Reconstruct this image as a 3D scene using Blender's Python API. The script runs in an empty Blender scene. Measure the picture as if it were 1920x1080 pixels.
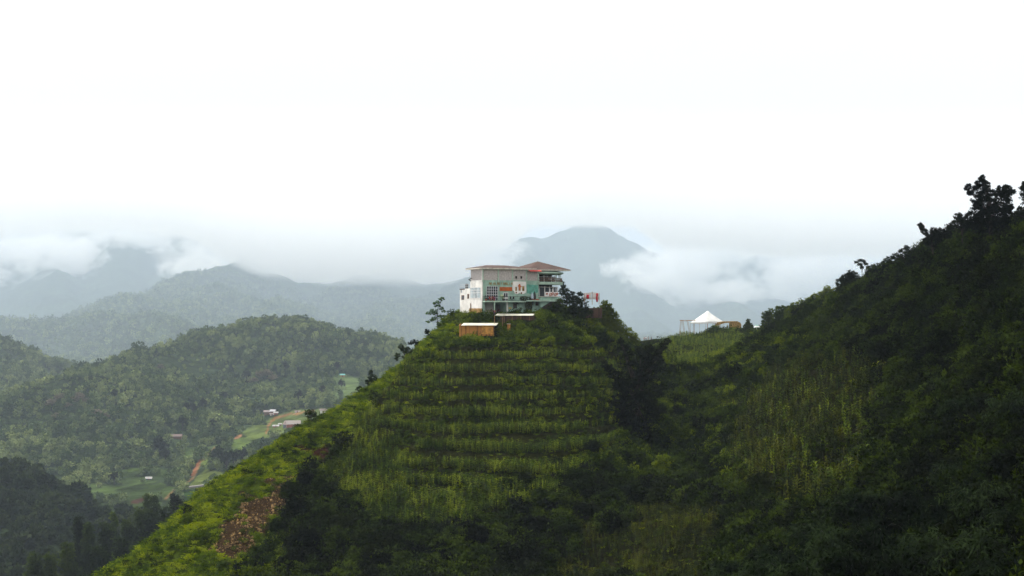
import bpy, math, random
import numpy as np
from mathutils import Vector, Matrix, Euler

scene = bpy.context.scene
COL = scene.collection
R = math.radians
random.seed(7)
RNG = np.random.default_rng(11)

# ------------------------------------------------------------------ camera
F = 2400.0            # focal length in pixels of the 1920 px wide photograph
HZ = 580.0            # row of the horizon
cam_d = bpy.data.cameras.new('camera')
cam = bpy.data.objects.new('camera', cam_d)
COL.objects.link(cam)
cam_d.sensor_width = 36.0
cam_d.lens = 36.0 * F / 1920.0
cam_d.clip_start = 0.5
cam_d.clip_end = 60000.0
cam.location = (0, 0, 0)
cam.rotation_euler = (R(90), 0, 0)
cam_d.shift_y = (HZ - 540.0) / 1920.0
scene.camera = cam

# ------------------------------------------------------------------ sky and sun
SUN_EL, SUN_AZ = 55.0, -52.0      # azimuth from +Y, negative = to the left
world = bpy.data.worlds.new('World')
scene.world = world
world.use_nodes = True
wn, wl = world.node_tree.nodes, world.node_tree.links
wn.clear()
w_out = wn.new('ShaderNodeOutputWorld')
w_bg = wn.new('ShaderNodeBackground')
w_sky = wn.new('ShaderNodeTexSky')
w_sky.sky_type = 'NISHITA'
w_sky.sun_disc = False
w_sky.sun_elevation = R(SUN_EL)
w_sky.sun_rotation = R(SUN_AZ)
w_sky.dust_density = 4.0
w_tc = wn.new('ShaderNodeTexCoord')
w_map = wn.new('ShaderNodeMapping')
w_map.inputs['Scale'].default_value = (1.0, 1.0, 3.5)
w_noise = wn.new('ShaderNodeTexNoise')
w_noise.inputs['Scale'].default_value = 1.6
w_noise.inputs['Detail'].default_value = 4.0
w_ramp = wn.new('ShaderNodeValToRGB')
w_ramp.color_ramp.elements[0].position = 0.25
w_ramp.color_ramp.elements[0].color = (9.9, 9.5, 9.3, 1)
w_ramp.color_ramp.elements[1].position = 0.6
w_ramp.color_ramp.elements[1].color = (10.7, 10.15, 9.8, 1)
w_mix = wn.new('ShaderNodeMixRGB')
w_mix.inputs['Fac'].default_value = 0.94          # a closed layer of bright cloud
w_bg.inputs['Strength'].default_value = 0.053
wl.new(w_tc.outputs['Generated'], w_map.inputs['Vector'])
wl.new(w_map.outputs['Vector'], w_noise.inputs['Vector'])
wl.new(w_noise.outputs['Fac'], w_ramp.inputs['Fac'])
wl.new(w_sky.outputs['Color'], w_mix.inputs['Color1'])
wl.new(w_ramp.outputs['Color'], w_mix.inputs['Color2'])
wl.new(w_mix.outputs['Color'], w_bg.inputs['Color'])
wl.new(w_bg.outputs['Background'], w_out.inputs['Surface'])

sun_d = bpy.data.lights.new('sun', 'SUN')
sun_d.energy = 2.6
sun_d.angle = R(6)
sun_d.color = (1.0, 0.95, 0.84)
sun = bpy.data.objects.new('sun', sun_d)
COL.objects.link(sun)
sun.location = (-100, 100, 300)
_sd = Vector((math.sin(R(SUN_AZ)) * math.cos(R(SUN_EL)), math.cos(R(SUN_AZ)) * math.cos(R(SUN_EL)), math.sin(R(SUN_EL))))
sun.rotation_euler = _sd.to_track_quat('Z', 'Y').to_euler()

vs = scene.view_settings
vs.view_transform = 'Standard'
vs.look = 'None'
vs.exposure = 1.1
vs.gamma = 1.0
scene.render.engine = 'CYCLES'
cy = scene.cycles
cy.use_denoising = True
cy.max_bounces = 24
cy.diffuse_bounces = 2
cy.glossy_bounces = 2
cy.transmission_bounces = 2
cy.transparent_max_bounces = 8
cy.volume_bounces = 20
cy.volume_step_rate = 1.0
cy.volume_max_steps = 128
cy.use_adaptive_sampling = True
cy.adaptive_threshold = 0.02

# ------------------------------------------------------------------ small helpers
def P(px, py, Y):
    return ((px - 960.0) / F * Y, Y, (HZ - py) / F * Y)

def tag(o, label=None, cat=None, group=None, kind=None):
    if label: o['label'] = label
    if cat: o['category'] = cat
    if group: o['group'] = group
    if kind: o['kind'] = kind
    return o

def empty(name, loc=(0, 0, 0), rz=0.0, label=None, cat=None, group=None):
    o = bpy.data.objects.new(name, None)
    o.empty_display_size = 0.5
    o.location = loc
    o.rotation_euler = (0, 0, rz)
    COL.objects.link(o)
    return tag(o, label, cat, group)

def np_mesh(name, verts, faces, k=4, smooth=False):
    """mesh from numpy arrays, every face having k corners"""
    me = bpy.data.meshes.new(name)
    verts = np.asarray(verts, dtype=np.float32)
    faces = np.asarray(faces, dtype=np.int32)
    me.vertices.add(len(verts))
    me.vertices.foreach_set('co', verts.ravel())
    me.loops.add(faces.size)
    me.loops.foreach_set('vertex_index', faces.ravel())
    me.polygons.add(len(faces))
    me.polygons.foreach_set('loop_start', np.arange(0, faces.size, k, dtype=np.int32))
    try:
        me.polygons.foreach_set('loop_total', np.full(len(faces), k, dtype=np.int32))
    except Exception:
        pass
    if smooth:
        me.polygons.foreach_set('use_smooth', np.ones(len(faces), dtype=bool))
    me.update(calc_edges=True)
    return me

def link(name, me, mat=None, parent=None, loc=None):
    o = bpy.data.objects.new(name, me)
    if mat is not None:
        me.materials.append(mat)
    if parent is not None:
        o.parent = parent
    if loc is not None:
        o.location = loc
    COL.objects.link(o)
    return o

class MB:
    def __init__(s):
        s.v, s.f = [], []
    def quad(s, a, b, c, d):
        n = len(s.v); s.v += [a, b, c, d]; s.f.append((n, n + 1, n + 2, n + 3)); return s
    def poly(s, pts):
        n = len(s.v); s.v += list(pts); s.f.append(tuple(range(n, n + len(pts)))); return s
    def box(s, x0, x1, y0, y1, z0, z1):
        n = len(s.v)
        s.v += [(x0, y0, z0), (x1, y0, z0), (x1, y1, z0), (x0, y1, z0), (x0, y0, z1), (x1, y0, z1), (x1, y1, z1), (x0, y1, z1)]
        s.f += [(n, n + 3, n + 2, n + 1), (n + 4, n + 5, n + 6, n + 7), (n, n + 1, n + 5, n + 4), (n + 1, n + 2, n + 6, n + 5), (n + 2, n + 3, n + 7, n + 6), (n + 3, n, n + 4, n + 7)]
        return s
    def prism(s, pts, h0, h1, axis='z'):
        """extrude a 2D outline; axis y: pts are (x,z) and h is y; axis z: pts (x,y)"""
        n, m = len(s.v), len(pts)
        for h in (h0, h1):
            for a, b in pts:
                s.v.append((a, h, b) if axis == 'y' else ((a, b, h) if axis == 'z' else (h, a, b)))
        s.f.append(tuple(n + i for i in range(m))[::-1]); s.f.append(tuple(n + m + i for i in range(m)))
        for i in range(m):
            j = (i + 1) % m
            s.f.append((n + i, n + j, n + m + j, n + m + i))
        return s
    def tube(s, pts, rad, k=6):
        pts = [Vector(p) for p in pts]
        if not hasattr(rad, '__len__'): rad = [rad] * len(pts)
        n = len(s.v)
        for i, p in enumerate(pts):
            d = (pts[min(i + 1, len(pts) - 1)] - pts[max(i - 1, 0)])
            if d.length < 1e-6: d = Vector((0, 0, 1))
            d.normalize()
            a = d.cross(Vector((0.12, 1, 0.07))) if abs(d.y) < 0.9 else d.cross(Vector((1, 0.1, 0)))
            a.normalize(); b = d.cross(a)
            for j in range(k):
                t = 2 * math.pi * j / k
                s.v.append(tuple(p + (a * math.cos(t) + b * math.sin(t)) * rad[i]))
        for i in range(len(pts) - 1):
            for j in range(k):
                q = (j + 1) % k
                s.f.append((n + i * k + j, n + i * k + q, n + (i + 1) * k + q, n + (i + 1) * k + j))
        s.f.append(tuple(n + j for j in range(k))[::-1])
        s.f.append(tuple(n + (len(pts) - 1) * k + j for j in range(k)))
        return s
    def bar(s, a, b, w):
        return s.tube([a, b], w / 2 * 1.2, 4)
    def lathe(s, prof, cx=0, cy=0, k=12):
        n = len(s.v)
        for r, z in prof:
            for j in range(k):
                t = 2 * math.pi * j / k
                s.v.append((cx + r * math.cos(t), cy + r * math.sin(t), z))
        for i in range(len(prof) - 1):
            for j in range(k):
                q = (j + 1) % k
                s.f.append((n + i * k + j, n + i * k + q, n + (i + 1) * k + q, n + (i + 1) * k + j))
        s.f.append(tuple(n + j for j in range(k))[::-1])
        s.f.append(tuple(n + (len(prof) - 1) * k + j for j in range(k)))
        return s
    def build(s, name, mat, parent=None, smooth=False, loc=None):
        me = bpy.data.meshes.new(name)
        me.from_pydata([tuple(v) for v in s.v], [], s.f)
        me.update()
        if smooth:
            import bmesh
            bm_ = bmesh.new(); bm_.from_mesh(me); bmesh.ops.remove_doubles(bm_, verts=bm_.verts, dist=0.004); bmesh.ops.recalc_face_normals(bm_, faces=bm_.faces); bm_.to_mesh(me); bm_.free()
            for p in me.polygons: p.use_smooth = True
        return link(name, me, mat, parent, loc)

# ------------------------------------------------------------------ noise on arrays
def _hash(ix, iy, seed):
    h = (ix.astype(np.int64) * 374761393 + iy.astype(np.int64) * 668265263 + seed * 1442695041) & 0xffffffff
    h = ((h ^ (h >> 13)) * 1274126177) & 0xffffffff
    h = h ^ (h >> 16)
    return (h & 0xffffff) / float(0xffffff)

def vnoise(x, y, seed=0):
    x = np.asarray(x, dtype=np.float64); y = np.asarray(y, dtype=np.float64)
    ix, iy = np.floor(x), np.floor(y)
    fx, fy = x - ix, y - iy
    def g(dx, dy):
        a = _hash(ix + dx, iy + dy, seed) * 2 * np.pi
        return np.cos(a) * (fx - dx) + np.sin(a) * (fy - dy)
    u = fx * fx * fx * (fx * (fx * 6 - 15) + 10); v = fy * fy * fy * (fy * (fy * 6 - 15) + 10)
    return (g(0, 0) * (1 - u) * (1 - v) + g(1, 0) * u * (1 - v) + g(0, 1) * (1 - u) * v + g(1, 1) * u * v) * 1.5

def fbm(x, y, wl_, octs=4, seed=0, gain=0.5):
    t, a = 0, 1.0
    for i in range(octs):
        t = t + a * vnoise(x / wl_ + 17.3 * i, y / wl_ - 9.1 * i, seed + i)
        wl_ *= 0.5; a *= gain
    return t

def ridged(x, y, wl_, octs=4, seed=0, gain=0.5):
    t, a = 0, 1.0
    for i in range(octs):
        t = t + a * (1 - 2 * np.abs(vnoise(x / wl_ + 3.3 * i, y / wl_ + 5.1 * i, seed + i)))
        wl_ *= 0.5; a *= gain
    return t

def inpoly(px, py, poly):
    px = np.asarray(px); py = np.asarray(py)
    r = np.zeros(px.shape, dtype=bool)
    n = len(poly)
    for i in range(n):
        x0, y0 = poly[i]; x1, y1 = poly[(i + 1) % n]
        if y0 == y1: continue
        c = ((y0 > py) != (y1 > py)) & (px < (x1 - x0) * (py - y0) / (y1 - y0) + x0)
        r ^= c
    return r

def polydist(px, py, line):
    d = np.full(np.shape(px), 1e9)
    for (x0, y0), (x1, y1) in zip(line[:-1], line[1:]):
        dx, dy = x1 - x0, y1 - y0
        t = np.clip(((px - x0) * dx + (py - y0) * dy) / (dx * dx + dy * dy), 0, 1)
        d = np.minimum(d, np.hypot(px - x0 - t * dx, py - y0 - t * dy))
    return d

class RBF:
    """thin plate spline through control points"""
    def __init__(s, pts, smooth=0.0, sc=100.0):
        p = np.array(pts, dtype=float)
        s.c = p[:, :2] / sc; s.sc = sc
        n = len(p)
        K = s.k(s.c, s.c) + smooth * np.eye(n)
        Q = np.hstack([np.ones((n, 1)), s.c])
        A = np.block([[K, Q], [Q.T, np.zeros((3, 3))]])
        s.w = np.linalg.solve(A, np.concatenate([p[:, 2], np.zeros(3)]))
    def k(s, a, b):
        d2 = (a[:, None, 0] - b[None, :, 0]) ** 2 + (a[:, None, 1] - b[None, :, 1]) ** 2
        return 0.5 * d2 * np.log(d2 + 1e-12)
    def __call__(s, x, y):
        sh = np.shape(x)
        q = np.stack([np.ravel(x), np.ravel(y)], 1) / s.sc
        out = np.empty(len(q))
        for i in range(0, len(q), 20000):
            b = q[i:i + 20000]
            out[i:i + 20000] = s.k(b, s.c) @ s.w[:-3] + s.w[-3] + b @ s.w[-2:]
        return out.reshape(sh)

# ------------------------------------------------------------------ near terrain
near_px = [  # (px, py, Y): points of the visible ground
 # foot of the building and the plateau
 (905, 593, 272), (1005, 592, 274), (870, 584, 285), (975, 589, 290), (1090, 590, 285), (1140, 612, 292), (1050, 603, 266),
 (930, 602, 267), (1000, 607, 264), (870, 625, 262), (925, 625, 262), (950, 618, 264), (1100, 630, 266), (1010, 632, 262),
 # left skyline of the hill
 (832, 607, 280), (803, 646, 275), (742, 697, 265), (645, 756, 250), (562, 807, 238), (482, 858, 228), (402, 912, 218), (302, 992, 208), (190, 1082, 198), (80, 1165, 188),
 (700, 770, 242), (620, 855, 226), (500, 935, 208), (400, 1000, 197), (330, 1080, 187), (520, 1020, 192),
 # maize face
 (800, 662, 254), (950, 660, 254), (1100, 660, 256), (750, 742, 240), (950, 740, 238), (1120, 740, 240), (705, 822, 226), (950, 820, 222),
 (1100, 830, 222), (685, 900, 213), (900, 900, 207), (1080, 900, 207), (655, 980, 200), (900, 980, 194), (1100, 980, 195), (600, 1080, 183), (900, 1080, 177), (1100, 1080, 178),
 # gully, saddle and upper field
 (1150, 652, 300), (1190, 660, 330), (1200, 648, 400), (1212, 643, 450), (1180, 646, 445), (1250, 637, 450),
 (1285, 627, 458), (1330, 627, 460), (1380, 625, 458), (1330, 628, 445), (1260, 695, 330), (1350, 662, 370), (1285, 645, 420), (1395, 640, 400),
 (1200, 850, 236), (1150, 950, 206), (1175, 740, 275), (1215, 700, 320),
 # spur
 (1500, 612, 300), (1420, 648, 290), (1345, 692, 280), (1275, 762, 262),
 # right-hand hillside
 (1500, 690, 235), (1600, 655, 240), (1650, 575, 265), (1500, 800, 200), (1400, 900, 182), (1400, 1000, 165), (1250, 1000, 180), (1250, 1080, 165),
 (1450, 1090, 135), (1600, 905, 145), (1700, 1090, 100), (1700, 800, 165), (1800, 705, 168), (1800, 955, 120), (1900, 1090, 80), (1900, 855, 125), (1900, 610, 165),
 (1800, 565, 200), (1750, 500, 240), (1850, 450, 210), (1925, 440, 190),
 (1430, 620, 400), (1560, 568, 330), (1650, 518, 290), (1730, 470, 262), (1400, 625, 440),
 (2100, 430, 170), (2300, 520, 120), (2300, 900, 70),
]
near_pts = [P(*p) for p in near_px] + [
 (0, 0, -2.0), (15, -30, -1.0), (-25, 0, -9), (0, 30, -9), (20, 40, -11.5), (-30, 60, -28), (0, 80, -25), (30, 70, -19), (0, 130, -36), (-40, 100, -45), (35, 10, 2),
 (60, 60, 9), (60, 0, 14), (90, 90, 18), (100, 200, 10), (112, 300, -4), (112, 400, -20), (98, 455, -18), (80, 480, -18),
 (70, 505, -35), (46, 490, -30), (20, 480, -42), (10, 420, -32), (60, 540, -60), (120, 520, -60), (150, 400, -60), (150, 250, -30), (150, 100, 0), (150, 0, 10),
 (0, 312, -4), (25, 320, -8), (0, 345, -24), (30, 350, -16), (-22, 325, -24), (-10, 380, -50), (-30, 290, -22),
 (-45, 275, -40), (-62, 262, -55), (-75, 240, -68), (-90, 215, -84), (-85, 180, -78), (-65, 130, -58), (-110, 100, -80), (-60, 60, -50), (-60, 0, -30),
 (-100, 290, -100), (-60, 330, -80), (-110, 380, -135), (-40, 440, -90), (-150, 200, -120), (-150, 320, -140), (-150, 420, -150), (-60, 520, -140), (0, 560, -130), (80, 580, -110), (150, 560, -120),
 (-150, 50, -90), (-150, -30, -70), (0, -40, -4), (58, 320, -13.5),
]
near_rbf = RBF(near_pts, smooth=0.002)

MAIZE1 = [(775, 668), (830, 652), (960, 648), (1150, 644), (1170, 700), (1165, 830), (1130, 870), (1070, 900), (1010, 950), (900, 985), (820, 1000), (700, 985), (635, 940), (625, 870), (675, 790), (725, 730)]
MAIZE2 = [(1440, 700), (1600, 655), (1650, 720), (1630, 800), (1610, 930), (1480, 955), (1370, 940), (1365, 800)]
MAIZE3 = [(1235, 645), (1280, 630), (1400, 628), (1405, 645), (1340, 680), (1262, 705)]
CROP4 = [(1080, 985), (1330, 935), (1350, 1000), (1340, 1120), (1040, 1120)]
BANK = [(0, 500), (840, 560), (850, 620), (800, 665), (740, 712), (690, 770), (650, 830), (612, 845), (560, 930), (500, 1010), (430, 1090), (400, 1200), (-400, 1400)]
SCREE = [(545, 885), (562, 925), (528, 975), (500, 1010), (470, 1000), (480, 1045), (440, 1055), (398, 1035), (415, 990), (470, 930), (520, 890)]
SOIL = [(560, 852), (600, 836), (612, 850), (596, 872), (566, 876)]

def proj(x, y, z):
    y = np.maximum(y, 1.0)
    return 960 + F * x / y, HZ - F * z / y

def near_height(x, y):
    z = near_rbf(x, y)
    px, py = proj(x, y, z)
    fr = np.clip((y - 25) / 40, 0, 1)
    z = z + fr * (0.9 * fbm(x, y, 22, 3, 5) + 0.55 * fbm(x, y, 5, 3, 9) * (1 - 0.8 * inpoly(px, py, MAIZE1)))
    # cultivation terraces: risers across the slope
    for poly, per in ((MAIZE1, 2.4), (MAIZE3, 1.6)):
        cx = sum(p[0] for p in poly) / len(poly); cy_ = sum(p[1] for p in poly) / len(poly)
        ins = inpoly(px, py, poly)
        if poly is MAIZE1:
            m = ins * np.clip((950 - py) / 60, 0, 1) * np.clip((px - 690 - 0.3 * np.maximum(0, py - 760)) / 60, 0, 1)
        else:
            m = ins * 1.0
        ph = (z + 0.40 * fbm(x, y, 38, 2, 21)) / per
        fl = np.floor(ph); t = ph - fl
        st = np.clip((t - 0.60) / 0.40, 0, 1); st = 0.10 * t + 0.90 * st * st * (3 - 2 * st)
        z = z + m * (fl + st - ph) * per
    # flat ground under the building
    u = (x + 6.3) * 0.891 + (y - 272) * 0.454; v = -(x + 6.3) * 0.454 + (y - 272) * 0.891
    du = np.maximum(np.maximum(-1.5 - u, u - 20.5), 0); dv = np.maximum(np.maximum(-2.5 - v, v - 13), 0)
    k = np.clip(1 - np.hypot(du, dv) / 3.0, 0, 1); k = k * k * (3 - 2 * k)
    z = z * (1 - k) + k * (-1.5)
    return z

NX0, NX1, NY0, NY1, NS = -150.0, 150.0, -30.0, 560.0, 0.75
gx = np.arange(NX0, NX1 + NS, NS); gy = np.arange(NY0, NY1 + NS, NS)
GX, GY = np.meshgrid(gx, gy)
GZ = near_height(GX, GY)
def hn(x, y):
    """height of the near ground (bilinear)"""
    x = np.asarray(x, dtype=float); y = np.asarray(y, dtype=float)
    fx = np.clip((x - NX0) / NS, 0, len(gx) - 1.001); fy = np.clip((y - NY0) / NS, 0, len(gy) - 1.001)
    ix = fx.astype(int); iy = fy.astype(int); fx = fx - ix; fy = fy - iy
    return (GZ[iy, ix] * (1 - fx) * (1 - fy) + GZ[iy, ix + 1] * fx * (1 - fy) + GZ[iy + 1, ix] * (1 - fx) * fy + GZ[iy + 1, ix + 1] * fx * fy)

# ------------------------------------------------------------------ far terrain
MS = 1.6
mid_px = [
 # crest of the wooded hill and its face
 (20, 800, 800), (110, 733, 860), (167, 700, 950), (230, 690, 1000), (293, 667, 1040), (350, 640, 1080), (417, 630, 1110), (477, 610, 1140), (530, 593, 1160), (583, 610, 1150), (633, 627, 1130), (740, 655, 1100), (900, 690, 1100), (1100, 720, 1100),
 (150, 800, 780), (300, 760, 850), (450, 720, 930), (550, 700, 980), (650, 720, 900), (200, 850, 730), (300, 830, 760), (450, 790, 820), (520, 800, 760), (600, 780, 790), (700, 780, 780),
 (100, 850, 740), (60, 880, 700), (180, 920, 660), (280, 900, 690), (380, 905, 650), (430, 850, 710), (450, 900, 620), (350, 960, 580), (250, 980, 540), (300, 1010, 480), (560, 870, 640),
 # hill on the left edge
 (-150, 540, 1450), (0, 603, 1400), (60, 636, 1350), (110, 668, 1320), (155, 700, 1290), (0, 700, 1180), (60, 730, 1120), (90, 745, 1060), (0, 780, 1000), (-120, 700, 1200), (-150, 850, 800),
 # dark near hill bottom left
 (-120, 850, 500), (0, 885, 490), (60, 903, 475), (130, 943, 450), (200, 985, 425), (0, 980, 410), (60, 1040, 370), (0, 1080, 340), (150, 1085, 340), (300, 1080, 330), (0, 1200, 280), (300, 1200, 280),
]
mid_pts = [P(a, b, c * MS) for a, b, c in mid_px]
# valleys behind the crests
mid_pts += [P(a, b + 75, c * MS * 1.22) for a, b, c in [(230, 690, 1000), (350, 640, 1080), (477, 610, 1140), (583, 610, 1150), (740, 655, 1100), (900, 690, 1100), (1100, 720, 1100)]]
mid_pts += [P(a, b + 60, c * MS * 1.2) for a, b, c in [(-150, 570, 1450), (0, 633, 1400), (100, 690, 1350), (200, 730, 1250)]]
mid_pts += [P(a, b + 45, c * MS * 1.13) for a, b, c in [(0, 885, 490), (100, 923, 462)]]
mid_pts += [(0, 300, -150), (-80, 420, -160), (60, 450, -160), (150, 300, -170), (150, 700, -170), (0, 700, -160), (300, 1000, -170), (600, 1800, -160), (-300, 200, -150), (400, 300, -150), (200, 2200, -160), (-900, 2600, -160), (0, 2600, -160), (-1500, 1400, -60)]
mid_rbf = RBF(mid_pts, smooth=0.01, sc=400.0)

FS = 2.8
ridges = [  # (slope, points of a crest)
 (0.30, [(-200, 590, 2000), (0, 588, 1900), (67, 580, 1900), (113, 577, 1900), (213, 593, 1850), (283, 622, 1750), (317, 650, 1650), (345, 700, 1500)]),
 (0.42, [(225, 598, 2100), (270, 565, 2400), (333, 540, 2700), (400, 522, 3000), (470, 500, 3500)]),
 (0.42, [(330, 640, 1900), (360, 590, 2200), (400, 557, 2500), (450, 535, 2900), (520, 515, 3300)]),
 (0.42, [(430, 640, 1800), (480, 606, 2100), (520, 583, 2400), (600, 556, 2900), (680, 530, 3300), (740, 515, 3700)]),
 (0.42, [(640, 650, 1800), (700, 605, 2300), (780, 575, 2800), (850, 545, 3300), (900, 530, 3700)]),
 (0.42, [(770, 680, 1800), (820, 640, 2300), (870, 600, 2900), (930, 560, 3600)]),
 (0.50, [(-400, 380, 4500), (0, 410, 4500), (100, 425, 4500), (200, 412, 4500), (300, 405, 4600), (380, 425, 4600), (430, 470, 4600), (600, 485, 4800), (700, 490, 5000), (850, 495, 5300)]),
 (0.60, [(60, 420, 4500), (100, 500, 4000), (130, 570, 3300)]),
 (0.60, [(250, 410, 4500), (225, 500, 3900), (205, 585, 3200)]),
 (0.60, [(390, 430, 4600), (350, 500, 4000), (300, 560, 3500)]),
 (0.50, [(840, 495, 5300), (880, 474, 5200), (960, 451, 5200), (1030, 431, 5200), (1085, 421, 5200), (1120, 424, 5200), (1165, 446, 5200), (1225, 478, 5200), (1290, 515, 5200), (1340, 560, 5000)]),
 (0.55, [(1100, 423, 5200), (1150, 500, 4600), (1200, 570, 4000), (1240, 630, 3400)]),
 (0.55, [(1000, 440, 5200), (990, 500, 4600), (1010, 560, 4000), (1060, 620, 3300)]),
 (0.55, [(1225, 478, 5200), (1330, 545, 4400), (1400, 600, 3700), (1440, 650, 3100)]),
 (0.50, [(1270, 520, 5800), (1330, 490, 5800), (1390, 466, 5800), (1440, 478, 5800), (1480, 492, 5800), (1560, 520, 5800), (1700, 530, 5800), (1900, 490, 5800), (2300, 430, 5800)]),
 (0.55, [(1400, 468, 5800), (1430, 540, 4900), (1490, 600, 4100)]),
 (0.55, [(1600, 520, 5800), (1560, 570, 4900), (1540, 620, 4000)]),
]
def far_height(x, y):
    z = np.full(x.shape, -1000.0)
    for si, (sl, pts) in enumerate(ridges):
        pts3 = [P(a, b, c * FS) for a, b, c in pts]
        best = np.full(x.shape, -1000.0)
        for (x0, y0, z0), (x1, y1, z1) in zip(pts3[:-1], pts3[1:]):
            dx, dy = x1 - x0, y1 - y0
            t = np.clip(((x - x0) * dx + (y - y0) * dy) / (dx * dx + dy * dy), 0, 1)
            d = np.hypot(x - x0 - t * dx, y - y0 - t * dy)
            d = d * d / (d + 60.0)
            w = np.clip(d / 1000.0, 0, 1)
            h = z0 + t * (z1 - z0) - sl * d * (1 - 0.15 * w)
            best = np.maximum(best, h)
        # smooth maximum
        k = 60.0
        m = np.maximum(z, best)
        z = m + np.maximum(k - np.abs(z - best), 0) ** 2 / (4 * k)
    return z

C_N, R_N = 1000, 820
kk = (np.linspace(-520, 2440, C_N) - 960) / F
YY = 250.0 * (25000.0 / 250.0) ** (np.linspace(0, 1, R_N))
MX = kk[None, :] * YY[:, None]; MY = np.repeat(YY[:, None], C_N, 1)
zm = mid_rbf(np.clip(MX, -1600, 900), np.clip(MY, 0, 2700))
fadem = np.clip((MY - 2050) / 500, 0, 1)
zm = zm * (1 - fadem) + fadem * (-180.0)
zf_ = far_height(MX, MY)
nfar = np.clip((MY - 3200) / 1500, 0.0, 1)
zf_ = zf_ + nfar * (75 * ridged(MX + 0.25 * MY, MY * 0.45, 1150, 6, 31) - 50) + 10 * np.clip((MY - 1900) / 800, 0, 1) * fbm(MX, MY, 260, 3, 33)
MZ = np.maximum(zm, zf_)
MZ = np.maximum(MZ, -190 + 8 * fbm(MX, MY, 500, 3, 3))
near_mask = np.clip((2600 - MY) / 800, 0, 1)
MZ = MZ + near_mask * np.clip((MY - 600) / 900, 0.08, 1) * (8.0 * fbm(MX, MY, 130, 3, 44) + 11 * ridged(MX + .3 * MY, MY * .6, 260, 3, 47) - 6)
hmin = np.minimum.accumulate(HZ - F * MZ / MY, axis=0)      # lowest row already covered, per column
def hm(x, y):
    """height of the far ground (bilinear in the fan-shaped grid)"""
    x = np.asarray(x, dtype=float); y = np.asarray(y, dtype=float)
    fx = np.clip((x / y - kk[0]) / (kk[1] - kk[0]), 0, C_N - 1.001)
    fy = np.clip(np.log(y / 250.0) / math.log(25000.0 / 250.0) * (R_N - 1), 0, R_N - 1.001)
    ix = fx.astype(int); iy = fy.astype(int); fx = fx - ix; fy = fy - iy
    return (MZ[iy, ix] * (1 - fx) * (1 - fy) + MZ[iy, ix + 1] * fx * (1 - fy) + MZ[iy + 1, ix] * (1 - fx) * fy + MZ[iy + 1, ix + 1] * fx * fy)
def covered(x, y):
    fx = np.clip((x / y - kk[0]) / (kk[1] - kk[0]), 0, C_N - 1).astype(int)
    fy = np.clip(np.log(y / 250.0) / math.log(25000.0 / 250.0) * (R_N - 1), 0, R_N - 1).astype(int)
    return hmin[np.maximum(fy - 1, 0), fx]

# ------------------------------------------------------------------ materials
def new_mat(name):
    m = bpy.data.materials.new(name); m.use_nodes = True
    nt = m.node_tree; nt.nodes.clear()
    out = nt.nodes.new('ShaderNodeOutputMaterial')
    return m, nt, out

def simple(name, col, rough=0.8, var=0.12, scale=3.0, bump=0.0, metal=0.0, coords='Object'):
    """plain paint, wood, cloth or metal with uneven tone"""
    m, nt, out = new_mat(name)
    N, L = nt.nodes, nt.links
    b = N.new('ShaderNodeBsdfPrincipled')
    tc = N.new('ShaderNodeTexCoord')
    no = N.new('ShaderNodeTexNoise'); no.inputs['Scale'].default_value = scale; no.inputs['Detail'].default_value = 6
    r = N.new('ShaderNodeValToRGB')
    c0 = [max(0, c * (1 - var * 2)) for c in col] + [1]; c1 = [min(1, c * (1 + var)) for c in col] + [1]
    r.color_ramp.elements[0].position = 0.3; r.color_ramp.elements[0].color = c0
    r.color_ramp.elements[1].position = 0.65; r.color_ramp.elements[1].color = c1
    L.new(tc.outputs[coords], no.inputs['Vector']); L.new(no.outputs['Fac'], r.inputs['Fac'])
    L.new(r.outputs['Color'], b.inputs['Base Color'])
    b.inputs['Roughness'].default_value = rough; b.inputs['Metallic'].default_value = metal
    b.inputs['Specular IOR Level'].default_value = 0.3
    if bump:
        bp = N.new('ShaderNodeBump'); bp.inputs['Strength'].default_value = bump; bp.inputs['Distance'].default_value = 0.05
        L.new(no.outputs['Fac'], bp.inputs['Height']); L.new(bp.outputs['Normal'], b.inputs['Normal'])
    L.new(b.outputs['BSDF'], out.inputs['Surface'])
    return m

def planks(name, col, col2, width=0.22, axis=0, rough=0.85):
    m, nt, out = new_mat(name); N, L = nt.nodes, nt.links
    b = N.new('ShaderNodeBsdfPrincipled'); tc = N.new('ShaderNodeTexCoord')
    sep = N.new('ShaderNodeSeparateXYZ'); L.new(tc.outputs['Object'], sep.inputs[0])
    d = N.new('ShaderNodeMath'); d.operation = 'DIVIDE'; L.new(sep.outputs[axis], d.inputs[0]); d.inputs[1].default_value = width
    fl = N.new('ShaderNodeMath'); fl.operation = 'FLOOR'; L.new(d.outputs[0], fl.inputs[0])
    wn_ = N.new('ShaderNodeTexWhiteNoise'); wn_.noise_dimensions = '1D'; L.new(fl.outputs[0], wn_.inputs['W'])
    no = N.new('ShaderNodeTexNoise'); no.inputs['Scale'].default_value = 2.5; no.inputs['Detail'].default_value = 5
    L.new(tc.outputs['Object'], no.inputs['Vector'])
    ad = N.new('ShaderNodeMath'); ad.operation = 'ADD'; L.new(wn_.outputs['Value'], ad.inputs[0]); L.new(no.outputs['Fac'], ad.inputs[1])
    r = N.new('ShaderNodeValToRGB'); L.new(ad.outputs[0], r.inputs['Fac'])
    r.color_ramp.elements[0].position = 0.35; r.color_ramp.elements[0].color = (*col2, 1)
    r.color_ramp.elements[1].position = 1.3 if False else 1.0; r.color_ramp.elements[1].color = (*col, 1)
    L.new(r.outputs['Color'], b.inputs['Base Color']); b.inputs['Roughness'].default_value = rough
    L.new(b.outputs['BSDF'], out.inputs['Surface'])
    return m

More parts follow.
